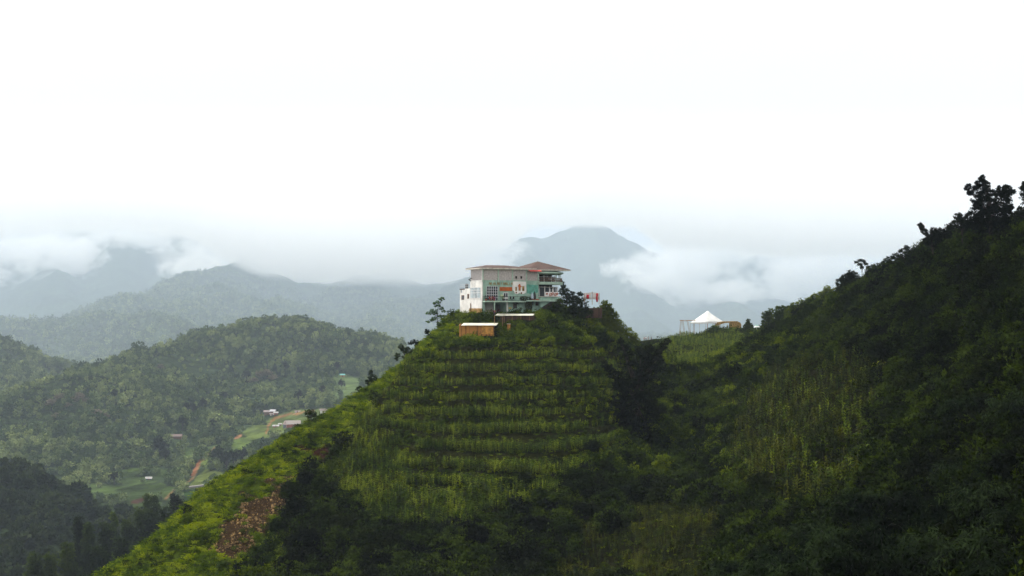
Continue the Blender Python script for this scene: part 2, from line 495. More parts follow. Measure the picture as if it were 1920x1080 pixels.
def leaf_mat(name, c_dark, c_mid, c_lite, transl=0.3, patch=9.0, gloss=0.004, rw=0.30, rp=(0.62, 0.85, 1.08)):
    """foliage: hue differs from plant to plant and in drifts over the ground"""
    m, nt, out = new_mat(name); N, L = nt.nodes, nt.links
    oi = N.new('ShaderNodeObjectInfo'); ge = N.new('ShaderNodeNewGeometry')
    n1 = N.new('ShaderNodeTexNoise'); n1.inputs['Scale'].default_value = 1.0 / patch; n1.inputs['Detail'].default_value = 3
    L.new(ge.outputs['Position'], n1.inputs['Vector'])
    n2 = N.new('ShaderNodeTexNoise'); n2.inputs['Scale'].default_value = 1.7; n2.inputs['Detail'].default_value = 1
    L.new(ge.outputs['Position'], n2.inputs['Vector'])
    a = N.new('ShaderNodeMath'); a.operation = 'MULTIPLY_ADD'; L.new(oi.outputs['Random'], a.inputs[0]); a.inputs[1].default_value = rw; L.new(n1.outputs['Fac'], a.inputs[2])
    a2 = N.new('ShaderNodeMath'); a2.operation = 'MULTIPLY_ADD'; L.new(n2.outputs['Fac'], a2.inputs[0]); a2.inputs[1].default_value = 0.45; L.new(a.outputs[0], a2.inputs[2])
    sc_ = N.new('ShaderNodeMath'); sc_.operation = 'MULTIPLY'; sc_.inputs[1].default_value = 1.0 / rp[2]; L.new(a2.outputs[0], sc_.inputs[0]); a2 = sc_; rp = tuple(q / rp[2] for q in rp)
    r = N.new('ShaderNodeValToRGB'); L.new(a2.outputs[0], r.inputs['Fac'])
    e = r.color_ramp.elements
    e[0].position = rp[0]; e[0].color = (*c_dark, 1)
    e[1].position = rp[2] if rp[2] <= 1 else 1.0; e[1].color = (*c_lite, 1)
    x = e.new(rp[1]); x.color = (*c_mid, 1)
    df = N.new('ShaderNodeBsdfDiffuse'); tr = N.new('ShaderNodeBsdfTranslucent')
    L.new(r.outputs['Color'], df.inputs['Color'])
    hs = N.new('ShaderNodeHueSaturation'); hs.inputs['Hue'].default_value = 0.485; hs.inputs['Value'].default_value = 1.25; L.new(r.outputs['Color'], hs.inputs['Color'])
    L.new(hs.outputs['Color'], tr.inputs['Color'])
    mx = N.new('ShaderNodeMixShader'); mx.inputs[0].default_value = transl
    L.new(df.outputs[0], mx.inputs[1]); L.new(tr.outputs[0], mx.inputs[2])
    gl = N.new('ShaderNodeBsdfGlossy'); gl.inputs['Roughness'].default_value = 0.5
    mg = N.new('ShaderNodeMixShader'); mg.inputs[0].default_value = gloss
    L.new(mx.outputs[0], mg.inputs[1]); L.new(gl.outputs[0], mg.inputs[2])
    L.new(mg.outputs[0], out.inputs['Surface'])
    return m

M = {}
M['grass'] = leaf_mat('bright_grass', (0.018, 0.040, 0.002), (0.072, 0.122, 0.003), (0.21, 0.27, 0.005), 0.35, 5)
M['weed'] = leaf_mat('green_weeds', (0.010, 0.023, 0.002), (0.038, 0.068, 0.003), (0.125, 0.17, 0.006), 0.3, 6)
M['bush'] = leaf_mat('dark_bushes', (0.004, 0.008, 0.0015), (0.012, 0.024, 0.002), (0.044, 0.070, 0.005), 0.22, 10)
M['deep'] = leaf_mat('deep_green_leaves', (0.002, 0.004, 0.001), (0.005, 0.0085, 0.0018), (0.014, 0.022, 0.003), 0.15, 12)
M['bamboo'] = leaf_mat('bamboo_leaves', (0.003, 0.006, 0.002), (0.008, 0.016, 0.005), (0.030, 0.050, 0.016), 0.12, 3, 0.004)
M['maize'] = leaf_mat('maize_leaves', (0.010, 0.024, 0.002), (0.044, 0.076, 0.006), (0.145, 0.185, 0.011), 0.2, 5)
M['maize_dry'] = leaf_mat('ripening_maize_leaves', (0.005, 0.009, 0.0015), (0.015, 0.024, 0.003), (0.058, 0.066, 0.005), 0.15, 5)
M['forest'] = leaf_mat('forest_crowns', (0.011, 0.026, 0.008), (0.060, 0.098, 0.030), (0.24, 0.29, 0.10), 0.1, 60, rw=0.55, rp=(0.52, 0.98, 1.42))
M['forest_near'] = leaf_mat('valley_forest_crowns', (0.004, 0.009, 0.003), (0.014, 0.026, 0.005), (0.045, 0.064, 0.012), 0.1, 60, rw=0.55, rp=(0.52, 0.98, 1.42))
M['brownish'] = leaf_mat('flowering_crowns', (0.075, 0.070, 0.045), (0.13, 0.115, 0.075), (0.20, 0.17, 0.12), 0.1, 20)
M['conifer'] = leaf_mat('conifer_needles', (0.005, 0.013, 0.008), (0.008, 0.02, 0.012), (0.014, 0.03, 0.016), 0.05, 20)
M['bark'] = simple('bark', (0.035, 0.028, 0.02), 0.95, 0.3, 2, 0.4)
M['culm'] = simple('bamboo_culm', (0.02, 0.025, 0.012), 0.6, 0.3, 2)
M['rock'] = simple('scree_rock', (0.19, 0.12, 0.045), 0.95, 0.5, 1.2, 0.4)

def ground_mat(name, bump_scale, bump_dist, fine):
    m, nt, out = new_mat(name); N, L = nt.nodes, nt.links
    b = N.new('ShaderNodeBsdfDiffuse'); at = N.new('ShaderNodeAttribute'); at.attribute_name = 'tone'
    ge = N.new('ShaderNodeNewGeometry')
    n1 = N.new('ShaderNodeTexNoise'); n1.inputs['Scale'].default_value = fine; n1.inputs['Detail'].default_value = 8; n1.inputs['Roughness'].default_value = 0.7
    L.new(ge.outputs['Position'], n1.inputs['Vector'])
    r = N.new('ShaderNodeValToRGB'); L.new(n1.outputs['Fac'], r.inputs['Fac'])
    r.color_ramp.elements[0].position = 0.32; r.color_ramp.elements[0].color = (0.35, 0.35, 0.35, 1)
    r.color_ramp.elements[1].position = 0.68; r.color_ramp.elements[1].color = (1.5, 1.5, 1.5, 1)
    mx = N.new('ShaderNodeMixRGB'); mx.blend_type = 'MULTIPLY'; mx.inputs[0].default_value = 1
    L.new(at.outputs['Color'], mx.inputs[1]); L.new(r.outputs['Color'], mx.inputs[2]); L.new(mx.outputs[0], b.inputs['Color'])
    v = N.new('ShaderNodeTexVoronoi'); v.inputs['Scale'].default_value = bump_scale; L.new(ge.outputs['Position'], v.inputs['Vector'])
    iv = N.new('ShaderNodeMath'); iv.operation = 'SUBTRACT'; iv.inputs[0].default_value = 1.0; L.new(v.outputs['Distance'], iv.inputs[1])
    ad = N.new('ShaderNodeMath'); L.new(iv.outputs[0], ad.inputs[0]); L.new(n1.outputs['Fac'], ad.inputs[1])
    bp = N.new('ShaderNodeBump'); bp.inputs['Strength'].default_value = 1.0; bp.inputs['Distance'].default_value = bump_dist
    L.new(ad.outputs[0], bp.inputs['Height']); L.new(bp.outputs['Normal'], b.inputs['Normal'])
    L.new(b.outputs[0], out.inputs['Surface'])
    return m

def sheet(name, X, Y, Z, tone, mat):
    r, c = X.shape
    v = np.stack([X, Y, Z], -1).reshape(-1, 3)
    i = (np.arange(r - 1)[:, None] * c + np.arange(c - 1)[None, :]).ravel()
    f = np.stack([i, i + 1, i + c + 1, i + c], 1)
    me = np_mesh(name, v, f, 4, True)
    at = me.color_attributes.new('tone', 'FLOAT_COLOR', 'POINT')
    col = np.concatenate([tone.reshape(-1, 3), np.ones((r * c, 1))], 1).astype(np.float32)
    at.data.foreach_set('color', col.ravel())
    o = link(name, me, mat)
    return tag(o, kind='structure')

# near ground colours: bare soil under the plants, red scree on the bank
NPX, NPY = proj(GX, GY, GZ)
behind = GY < 25
tone = np.zeros(GX.shape + (3,)); tone[:] = (0.010, 0.013, 0.004)
bank = inpoly(NPX, NPY, BANK); tone[bank] = (0.03, 0.045, 0.004)
for pl in (MAIZE1, MAIZE3): tone[inpoly(NPX, NPY, pl)] = (0.016, 0.018, 0.005)
for pl in (MAIZE2, CROP4): tone[inpoly(NPX, NPY, pl)] = (0.010, 0.010, 0.004)
jx, jy = NPX + 26 * fbm(GX, GY, 7, 3, 71), NPY + 26 * fbm(GX, GY, 7, 3, 72)
scree_m = inpoly(jx, jy, SCREE); tone[scree_m] = (0.030, 0.019, 0.010)
soil_m = inpoly(jx, jy, SOIL); tone[soil_m] = (0.024, 0.011, 0.007)
tone[behind] = (0.03, 0.04, 0.012)
sheet('hill', GX, GY, GZ, tone, ground_mat('hill_ground', 1.2, 0.25, 1.5))

# far ground colours: forest, fields, earth tracks
FPX, FPY = proj(MX, MY, MZ)
LIM = MY < 1750
FIELDS = [
 ([(150, 945), (162, 912), (205, 886), (265, 876), (300, 872), (312, 885), (290, 905), (262, 925), (215, 962), (170, 965)], (0.046, 0.072, 0.020), 1.0),
 ([(255, 925), (300, 905), (330, 915), (300, 950), (255, 960), (232, 965)], (0.044, 0.070, 0.018), 0.7),
 ([(385, 878), (405, 882), (440, 905), (425, 912), (348, 918), (365, 900)], (0.085, 0.110, 0.025), 0.0),
 ([(345, 920), (430, 912), (415, 935), (385, 952), (345, 945)], (0.035, 0.075, 0.014), 1.0),
 ([(426, 832), (442, 818), (468, 820), (466, 842), (440, 852)], (0.085, 0.125, 0.03), 0.6),
 ([(622, 728), (632, 702), (690, 706), (705, 725), (668, 748), (632, 745)], (0.085, 0.125, 0.045), 0.0),
 ([(455, 812), (490, 792), (530, 772), (620, 764), (640, 785), (560, 812), (500, 822), (470, 826)], (0.085, 0.115, 0.030), 0.4),
 ([(345, 838), (420, 832), (412, 852), (350, 856)], (0.045, 0.070, 0.022), 1.0),
 ([(365, 872), (395, 845), (402, 850), (385, 876)], (0.10, 0.14, 0.03), 0.0),
]
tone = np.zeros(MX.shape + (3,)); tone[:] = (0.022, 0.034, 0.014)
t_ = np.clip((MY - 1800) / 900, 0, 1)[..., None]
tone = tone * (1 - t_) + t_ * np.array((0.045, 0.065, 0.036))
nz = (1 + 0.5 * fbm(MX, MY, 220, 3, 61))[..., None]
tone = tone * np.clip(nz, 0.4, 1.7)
fjx, fjy = FPX + 5 * fbm(MX, MY, 40, 2, 81), FPY + 3 * fbm(MX, MY, 40, 2, 82)
field_m = np.zeros(MX.shape, bool)
for pl, c, stripe in FIELDS:
    k_ = inpoly(fjx, fjy, pl) & LIM
    field_m |= k_
    s_ = 1 - 0.45 * stripe * (np.sin(MZ * 2 * np.pi / 4.6) > 0.35)
    tone[k_] = np.array(c) * s_[k_][:, None]
ROADS = [([(500, 812), (503, 798), (512, 787), (530, 779), (560, 775), (592, 771)], (0.20, 0.105, 0.045), 1.7),
         ([(402, 840), (392, 852), (376, 868), (368, 885), (362, 897), (345, 908), (325, 920), (310, 936)], (0.15, 0.10, 0.045), 1.8),
         ([(375, 862), (369, 876), (362, 890)], (0.20, 0.085, 0.04), 2.8),
         ([(250, 942), (270, 936)], (0.05, 0.024, 0.016), 4.0), ([(440, 822), (452, 817)], (0.3, 0.16, 0.08), 2.5)]
road_m = np.zeros(MX.shape, bool)
for ln, c, w in ROADS:
    k_ = (polydist(FPX, FPY, ln) < w + 0.8 * fbm(MX, MY, 15, 2, 83)) & LIM
    road_m |= k_; tone[k_] = c
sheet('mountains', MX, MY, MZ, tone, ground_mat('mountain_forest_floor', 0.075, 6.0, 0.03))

# ------------------------------------------------------------------ plants
def rnd_dirs(n, rng):
    d = rng.normal(size=(n, 3)); return d / np.linalg.norm(d, axis=1)[:, None]

def leaf_arrays(c, d, up, L, W, fold=0.0):
    """diamond leaves: c base points, d directions, up rough face normals"""
    s = np.cross(d, up); s /= (np.linalg.norm(s, axis=1)[:, None] + 1e-9)
    L = np.asarray(L).reshape(-1, 1) if np.ndim(L) else L
    W = np.asarray(W).reshape(-1, 1) if np.ndim(W) else W
    m = c + d * L * 0.45
    n = np.cross(s, d)
    a = c; b = m + s * W * 0.5 - n * W * fold; e = c + d * L; f = m - s * W * 0.5 - n * W * fold
    v = np.stack([a, b, e, f], 1).reshape(-1, 3)
    q = np.arange(len(c) * 4).reshape(-1, 4)
    return v, q

class Leaves:
    def __init__(s, seed=0): s.v, s.q, s.n, s.rng = [], [], 0, np.random.default_rng(seed)
    def add(s, v, q): s.v.append(v); s.q.append(q + s.n); s.n += len(v); return s
    def blob(s, c, r, n, L=0.16, W=0.09, droop=0.2, shell=0.55, clumps=0, squash=(1, 1, 1)):
        """leaves over a lumpy ellipsoid; with clumps they gather in tufts with gaps between"""
        rng = s.rng; r = np.array(r) if hasattr(r, '__len__') else np.array((r, r, r)); c = np.array(c)
        if clumps:
            cd = rnd_dirs(clumps, rng); cr = rng.uniform(shell, 1.0, clumps) ** 0.8
            k = rng.integers(0, clumps, n)
            off = rnd_dirs(n, rng) * (rng.uniform(0.3, 1, n)[:, None]) * rng.uniform(0.16, 0.34, clumps)[k][:, None]
            off[:, 2] *= 0.6
            p = cd[k] * cr[k][:, None] + off
            out = cd[k] * 0.6 + off * 3
        else:
            dd = rnd_dirs(n, rng); p = dd * (rng.uniform(shell, 1.05, n) ** 0.6)[:, None]; out = dd
        p = p * r + c
        d = out + rnd_dirs(n, rng) * 0.8; d[:, 2] -= droop; d /= np.linalg.norm(d, axis=1)[:, None]
        up = rnd_dirs(n, rng) * 0.55; up[:, 2] += 1
        sz = rng.uniform(0.6, 1.3, n)
        return s.add(*leaf_arrays(p, d, up, L * sz, W * sz))
    def sprays(s, p, n_leaf, L, W, spread=0.5, rng=None):
        """drooping fans of long narrow leaves at points p (bamboo)"""
        rng = s.rng
        P_ = np.repeat(p, n_leaf, 0); n = len(P_)
        a = rng.uniform(0, 2 * np.pi, n); el = rng.uniform(-1.1, 0.25, n)
        d = np.stack([np.cos(a) * np.cos(el), np.sin(a) * np.cos(el), np.sin(el)], 1)
        P_ = P_ + rng.normal(size=(n, 3)) * spread * 0.3
        up = rnd_dirs(n, rng) * 0.3; up[:, 2] += 1
        sz = rng.uniform(0.7, 1.25, n)
        return s.add(*leaf_arrays(P_, d, up, L * sz, W * sz))
    def mesh(s, name):
        return np_mesh(name, np.concatenate(s.v), np.concatenate(s.q), 4)

def proto(me, mat):
    me.materials.append(mat)
    return bpy.data.objects.new(me.name, me)     # only a source for copies, never linked

def grass_tuft(seed, n=46, h=0.75, spread=0.5, w=0.06):
    L_ = Leaves(seed); rng = L_.rng
    c = np.zeros((n, 3)); rr = spread * np.sqrt(rng.uniform(0, 1, n)); a = rng.uniform(0, 6.28, n)
    c[:, 0] = rr * np.cos(a); c[:, 1] = rr * np.sin(a)
    lean = rng.uniform(0.1, 0.8, n); b = rng.uniform(0, 6.28, n)
    d = np.stack([np.cos(b) * lean, np.sin(b) * lean, np.ones(n)], 1); d /= np.linalg.norm(d, axis=1)[:, None]
    hh = h * rng.uniform(0.5, 1.2, n)
    up = rnd_dirs(n, rng); up[:, 2] *= 0.2
    L_.add(*leaf_arrays(c, d, up, hh * 0.6, w * 1.2))
    tip = c + d * (hh * 0.55)[:, None]; d2 = d.copy(); d2[:, 2] -= 0.9; d2[:, 0] += np.cos(b) * 0.4; d2[:, 1] += np.sin(b) * 0.4
    d2 /= np.linalg.norm(d2, axis=1)[:, None]
    L_.add(*leaf_arrays(tip, d2, up, hh * 0.55, w))
    return L_.mesh('grass_tuft')

def weed(seed):
    L_ = Leaves(seed)
    for i in range(4):
        x, y = L_.rng.uniform(-0.45, 0.45, 2)
        L_.blob((x, y, 0.15), (0.45, 0.45, L_.rng.uniform(0.3, 0.7)), 55, 0.20, 0.13, 0.1, 0.4)
    return L_.mesh('leafy_weed')

def shrub(seed, n=420):
    L_ = Leaves(seed)
    for i in range(5):
        a = L_.rng.uniform(0, 6.28); q = L_.rng.uniform(0, 0.6); r = L_.rng.uniform(0.45, 0.8)
        L_.blob((q * math.cos(a), q * math.sin(a), r * 0.7 + L_.rng.uniform(0, 0.35)), (r, r, r * 0.85), n // 5, 0.26, 0.13, 0.15, 0.6, clumps=14)
    return L_.mesh('shrub')

def big_lump(seed):
    L_ = Leaves(seed)
    for i in range(6):
        a = L_.rng.uniform(0, 6.28); q = L_.rng.uniform(0, 1.1); r = L_.rng.uniform(0.8, 1.3)
        L_.blob((q * math.cos(a), q * math.sin(a), 0.8 + L_.rng.uniform(0, 1.0) - q * .3), (r, r, r * 0.8), 330, 0.26, 0.14, 0.2, 0.6, clumps=20)
    return L_.mesh('rounded_bush')

def maize(seed, h=2.3):
    rng = np.random.default_rng(seed); V, Q = [], []; n = 0
    def addq(pts):
        nonlocal n
        V.extend(pts); Q.append([n, n + 1, n + 2, n + 3]); n += 4
    for a in (0, 1.57):
        c, s_ = math.cos(a) * 0.022, math.sin(a) * 0.022
        addq([(-c, -s_, 0), (c, s_, 0), (c * .6, s_ * .6, h), (-c * .6, -s_ * .6, h)])
    az = rng.uniform(0, 6.28)
    for i in range(9):
        z = h * (0.12 + 0.09 * i); az += 3.14 + rng.uniform(-0.5, 0.5)
        L_ = rng.uniform(0.6, 0.95) * (1 - 0.3 * abs(i - 5) / 6); w = 0.12
        dx, dy = math.cos(az), math.sin(az); sx, sy = -dy * w, dx * w
        k = [(0, 0), (0.35 * L_, 0.36 * L_), (0.72 * L_, 0.38 * L_), (L_, 0.10 * L_)]
        ww = [0.5, 1, 0.85, 0.05]
        for j in range(3):
            (r0, h0), (r1, h1) = k[j], k[j + 1]
            addq([(dx * r0 - sx * ww[j], dy * r0 - sy * ww[j], z + h0), (dx * r0 + sx * ww[j], dy * r0 + sy * ww[j], z + h0),
                  (dx * r1 + sx * ww[j + 1], dy * r1 + sy * ww[j + 1], z + h1), (dx * r1 - sx * ww[j + 1], dy * r1 - sy * ww[j + 1], z + h1)])
    for i in range(4):
        a = rng.uniform(0, 6.28); e = rng.uniform(0.05, 0.16)
        tx, ty = math.cos(a) * e, math.sin(a) * e
        addq([(-0.015, 0, h), (0.015, 0, h), (tx + 0.012, ty, h + 0.22), (tx - 0.012, ty, h + 0.22)])
    return np_mesh('maize_plant', V, Q, 4)

def far_crown(seed, n=150, cl=22):
    L_ = Leaves(seed); rng = L_.rng
    for i in range(4):
        a = rng.uniform(0, 6.28); q = rng.uniform(0, 0.45); r = rng.uniform(0.5, 0.75)
        L_.blob((q * math.cos(a), q * math.sin(a), 0.5 + rng.uniform(-.1, 0.5)), (r, r, r * 0.8), n // 4, 0.42, 0.34, 0.0, 0.65)
    me = L_.mesh('forest_crown')
    return me

def conifer_mesh(seed):
    L_ = Leaves(seed); rng = L_.rng; n = 320
    t = rng.uniform(0.05, 1, n) ** 0.8; a = rng.uniform(0, 6.28, n); r = (1 - t) * 0.30 * rng.uniform(0.1, 0.7, n)
    p = np.stack([r * np.cos(a), r * np.sin(a), t * 1.0], 1)
    d = np.stack([np.cos(a), np.sin(a), -0.35 * np.ones(n)], 1); d /= np.linalg.norm(d, axis=1)[:, None]
    up = np.tile([0, 0, 1.0], (n, 1)) + rnd_dirs(n, rng) * 0.3
    L_.add(*leaf_arrays(p, d, up, 0.06 + (1 - t) * 0.26, 0.035 + (1 - t) * 0.09))
    return L_.mesh('crown')

def scatter(name, pts, scl, idx, protos, label, cat, rot=None, tilt=0.12):
    """plants nobody could count, as one object"""
    n = len(pts)
    rng = np.random.default_rng(n)
    me = bpy.data.meshes.new(name)
    me.vertices.add(n); me.vertices.foreach_set('co', np.asarray(pts, np.float32).ravel())
    def at(nm, tp, arr, key):
        a = me.attributes.new(nm, tp, 'POINT'); a.data.foreach_set(key, np.asarray(arr).ravel())
    if rot is None:
        rot = np.stack([rng.normal(0, tilt, n), rng.normal(0, tilt, n), rng.uniform(0, 6.283, n)], 1)
    at('rot', 'FLOAT_VECTOR', rot.astype(np.float32), 'vector')
    scl = np.asarray(scl, np.float32)
    if scl.ndim == 1: scl = np.stack([scl, scl, scl], 1)
    at('scl', 'FLOAT_VECTOR', scl.astype(np.float32), 'vector')
    at('idx', 'INT', idx.astype(np.int32), 'value')
    o = link(name, me)
    ng = bpy.data.node_groups.new(name, 'GeometryNodeTree')
    ng.interface.new_socket('Geometry', in_out='INPUT', socket_type='NodeSocketGeometry')
    ng.interface.new_socket('Geometry', in_out='OUTPUT', socket_type='NodeSocketGeometry')
    N, L = ng.nodes, ng.links
    gi, go = N.new('NodeGroupInput'), N.new('NodeGroupOutput')
    iop = N.new('GeometryNodeInstanceOnPoints')
    g2i = N.new('GeometryNodeGeometryToInstance')
    for p in reversed(protos):
        oi = N.new('GeometryNodeObjectInfo'); oi.inputs['Object'].default_value = p
        oi.inputs['As Instance'].default_value = True
        L.new(oi.outputs['Geometry'], g2i.inputs[0])
    def na(nm, tp):
        a = N.new('GeometryNodeInputNamedAttribute'); a.data_type = tp; a.inputs['Name'].default_value = nm
        return a.outputs['Attribute']
    L.new(gi.outputs[0], iop.inputs['Points'])
    # geometry-to-instance wraps each linked geometry as an instance of its own
    L.new(g2i.outputs[0], iop.inputs['Instance'])
    iop.inputs['Pick Instance'].default_value = True
    L.new(na('idx', 'INT'), iop.inputs['Instance Index'])
    e2r = N.new('FunctionNodeEulerToRotation'); L.new(na('rot', 'FLOAT_VECTOR'), e2r.inputs[0]); L.new(e2r.outputs[0], iop.inputs['Rotation'])
    L.new(na('scl', 'FLOAT_VECTOR'), iop.inputs['Scale'])
    L.new(iop.outputs[0], go.inputs[0])
    md = o.modifiers.new('plants', 'NODES'); md.node_group = ng
    return tag(o, label, cat, kind='stuff')

# candidate places on the near ground
def jgrid(x0, x1, y0, y1, s, rng, jit=0.9):
    a, b = np.meshgrid(np.arange(x0, x1, s), np.arange(y0, y1, s))
    return (a + rng.uniform(-.5, .5, a.shape) * s * jit).ravel(), (b + rng.uniform(-.5, .5, b.shape) * s * jit).ravel()

hn_min = np.minimum.accumulate(np.where(GY < 40, 9e9, NPY), axis=0)
def near_visible(x, y, z, h, slack=30):
    """rough test along columns of equal X: enough to leave out what lies deep behind a ridge"""
    px, py = proj(x, y, z + h)
    return (px > -260) & (px < 2900) & (py < 1500)

def near_view(x, y, z, h):
    """is (x,y,z+h) above every nearer ground along its own line of sight (with some slack)?"""
    ok = np.ones(len(x), bool)
    pyt = HZ - F * (z + h) / y
    for t in np.linspace(0.25, 0.97, 26):
        yy = y * t; xx = x * t
        pg = HZ - F * hn(xx, yy) / yy
        ok &= ~((yy > 40) & (pg + 14 < pyt))
    return ok

bx, by = jgrid(-145, 148, 38, 500, 1.05, RNG)
bz = hn(bx, by)
bpx, bpy_ = proj(bx, by, bz)
keep = near_visible(bx, by, bz, 1.5) & near_view(bx, by, bz, 2.5) & (bx > -by * 0.5 - 8) & (bx < by * 0.75 + 25)
bx, by, bz, bpx, bpy_ = [a[keep] for a in (bx, by, bz, bpx, bpy_)]
def in_house(x, y, pad=0.0):
    u = (x + 6.3) * 0.891 + (y - 272) * 0.454; v = -(x + 6.3) * 0.454 + (y - 272) * 0.891
    return (u > -0.6 - pad) & (u < 21 + pad) & (v > -0.8 - pad) & (v < 13 + pad)
def in_sheds(x, y):
    a = (x > -11.3) & (x < -3.0) & (y > 259.9) & (y < 265.5)
    b = (x > -3.9) & (x < 5.2) & (y > 264.9) & (y < 270.5)
    c = (x > -4.5) & (x < 4.0) & (y > 258.4) & (y < 262) & False
    return a | b | c
def in_tent(x, y): return ((x > 55) & (x < 90) & (y > 446) & (y < 475)) | ((x > 38) & (x < 56) & (y > 395) & (y < 462))
free = ~(in_house(bx, by) | in_sheds(bx, by) | in_tent(bx, by))
jpx = bpx + 8 * fbm(bx, by, 6, 2, 71); jpy = bpy_ + 8 * fbm(bx, by, 6, 2, 72); spx = bpx + 26 * fbm(bx, by, 7, 3, 71); spy = bpy_ + 26 * fbm(bx, by, 7, 3, 72)
kpx = bpx + 40 * fbm(bx, by, 9, 3, 73); kpy = bpy_ + 40 * fbm(bx, by, 9, 3, 74)
mz = inpoly(jpx, jpy, MAIZE1) | inpoly(kpx, kpy, MAIZE2) | inpoly(jpx, jpy, MAIZE3) | inpoly(kpx, kpy, CROP4)
sc = inpoly(spx, spy, SCREE) | inpoly(spx, spy, SOIL)
bk = inpoly(jpx, jpy, BANK)
top = (bpy_ < 662) & (bpx > 780) & (bpx < 1230) & (by < 300)
g_ = [proto(grass_tuft(s), M['grass']) for s in (1, 2, 3)]
w_ = [proto(weed(s), M['weed']) for s in (4, 5, 6)]
wb_ = [proto(weed(s), M['grass']) for s in (14, 15)]
s_ = [proto(shrub(s), M['bush']) for s in (7, 8, 9)]
sw_ = [proto(shrub(s), M['weed']) for s in (17, 18)]
sd_ = [proto(shrub(s), M['deep']) for s in (27, 28)]
u01 = RNG.uniform(0, 1, len(bx))
patch = fbm(bx, by, 9, 3, 91)
def put(name, mask, protos, smin, smax, label, cat, sq=None, tilt=0.12, sink=0.05):
    k = np.where(mask)[0]
    if len(k) == 0: return
    pts = np.stack([bx[k], by[k], bz[k] - sink], 1)
    s = RNG.uniform(smin, smax, len(k))
    s3 = np.stack([s, s, s * (sq if sq else 1) * RNG.uniform(0.8, 1.2, len(k))], 1)
    scatter(name, pts, s3, RNG.integers(0, len(protos), len(k)), protos, label, cat, tilt=tilt)
gm = free & bk & ~mz & ~sc
put('grass', gm & (u01 < 0.72), g_, 0.9, 1.7, 'bright yellow green grass covering the left flank of the hill', 'grass')
put('ground_cover', gm & (u01 > 0.45) & (patch > -0.25), wb_, 0.7, 1.35, 'low bright leafy plants among the grass on the left flank', 'ground cover')
put('undergrowth', gm & (u01 > 0.74) & (patch > -0.1), sw_ + s_[:1], 0.45, 1.05, 'scattered green tussocks dotted over the grassy bank', 'undergrowth')
tm = free & top & ~bk & ~mz
put('undergrowth', tm & (u01 < 0.75), w_, 0.9, 1.6, 'green weeds around the sheds at the top of the hill', 'undergrowth')
put('undergrowth', tm & (u01 > 0.6) & (patch > -0.15), sw_, 0.7, 1.25, 'leafy green thicket on the top of the hill round the house', 'undergrowth')
rm = free & ~bk & ~mz & ~sc & ~top
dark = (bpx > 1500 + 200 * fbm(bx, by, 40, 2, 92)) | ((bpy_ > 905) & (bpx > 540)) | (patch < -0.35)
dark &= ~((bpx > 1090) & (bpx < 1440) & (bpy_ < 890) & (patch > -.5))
put('undergrowth', rm & ~dark & (u01 < 0.8), w_, 0.9, 1.6, 'green weeds between the terraces and the gully', 'undergrowth')
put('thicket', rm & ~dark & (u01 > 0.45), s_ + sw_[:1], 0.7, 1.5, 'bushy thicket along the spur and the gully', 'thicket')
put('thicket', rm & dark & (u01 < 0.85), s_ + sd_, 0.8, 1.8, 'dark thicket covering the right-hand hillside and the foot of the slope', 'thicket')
put('grass', mz & free & (u01 < 0.5), w_[:2] + g_[:1], 0.4, 0.8, 'weeds and grass growing on the terrace edges between the maize', 'grass')
put('ground_cover', sc & (u01 < 0.22), wb_ + w_[:1], 0.4, 1.0, 'small tufts of green growing through the scree', 'ground cover')

lg_ = [proto(big_lump(s), M['bush']) for s in (7, 8, 9)]; ld_ = [proto(big_lump(s), M['deep']) for s in (19, 20)]; lw_ = [proto(big_lump(s), M['weed']) for s in (29, 30)]
sel = (u01 > 0.955) & free & ~mz & ~sc & ~bk & ~in_house(bx, by, 3) & (by > 60)
put('thicket', sel & dark & ~top, lg_ + ld_, 0.8, 1.7, 'big rounded bushes bulging from the dark thicket', 'thicket', sink=0.3)
put('thicket', sel & ~dark & ~top, lg_ + lw_, 0.7, 1.4, 'rounded bushes bulging from the green thicket', 'thicket', sink=0.3)
sel = (u01 > 0.985) & free & ((gm & (patch > -.1)) | (top & ~mz)) & ~in_house(bx, by, 3)
put('thicket', sel, lw_ + lg_[:1], 0.35, 0.7, 'low rounded bushes on the grassy bank and the hilltop', 'thicket', sink=0.2)
rx, ry = jgrid(-60, 80, 180, 450, 0.6, RNG)
rz_ = hn(rx, ry); rpx, rpy = proj(rx, ry, rz_)
sl_ = np.hypot(hn(rx + 0.4, ry) - hn(rx - 0.4, ry), hn(rx, ry + 0.4) - hn(rx, ry - 0.4)) / 0.8
q_ = (inpoly(rpx, rpy, MAIZE1) | inpoly(rpx, rpy, MAIZE3)) & (sl_ > 0.95) & (fbm(rx, ry, 14, 2, 78) > -0.25)
rx, ry, rz_ = rx[q_], ry[q_], rz_[q_]
scatter('grass', np.stack([rx, ry, rz_ - 0.05], 1), RNG.uniform(0.6, 1.0, len(rx)), RNG.integers(0, 5, len(rx)), w_ + [proto(weed(55), M['bush'])] + g_[:1], 'weeds and grass on the banks between the maize terraces', 'grass')

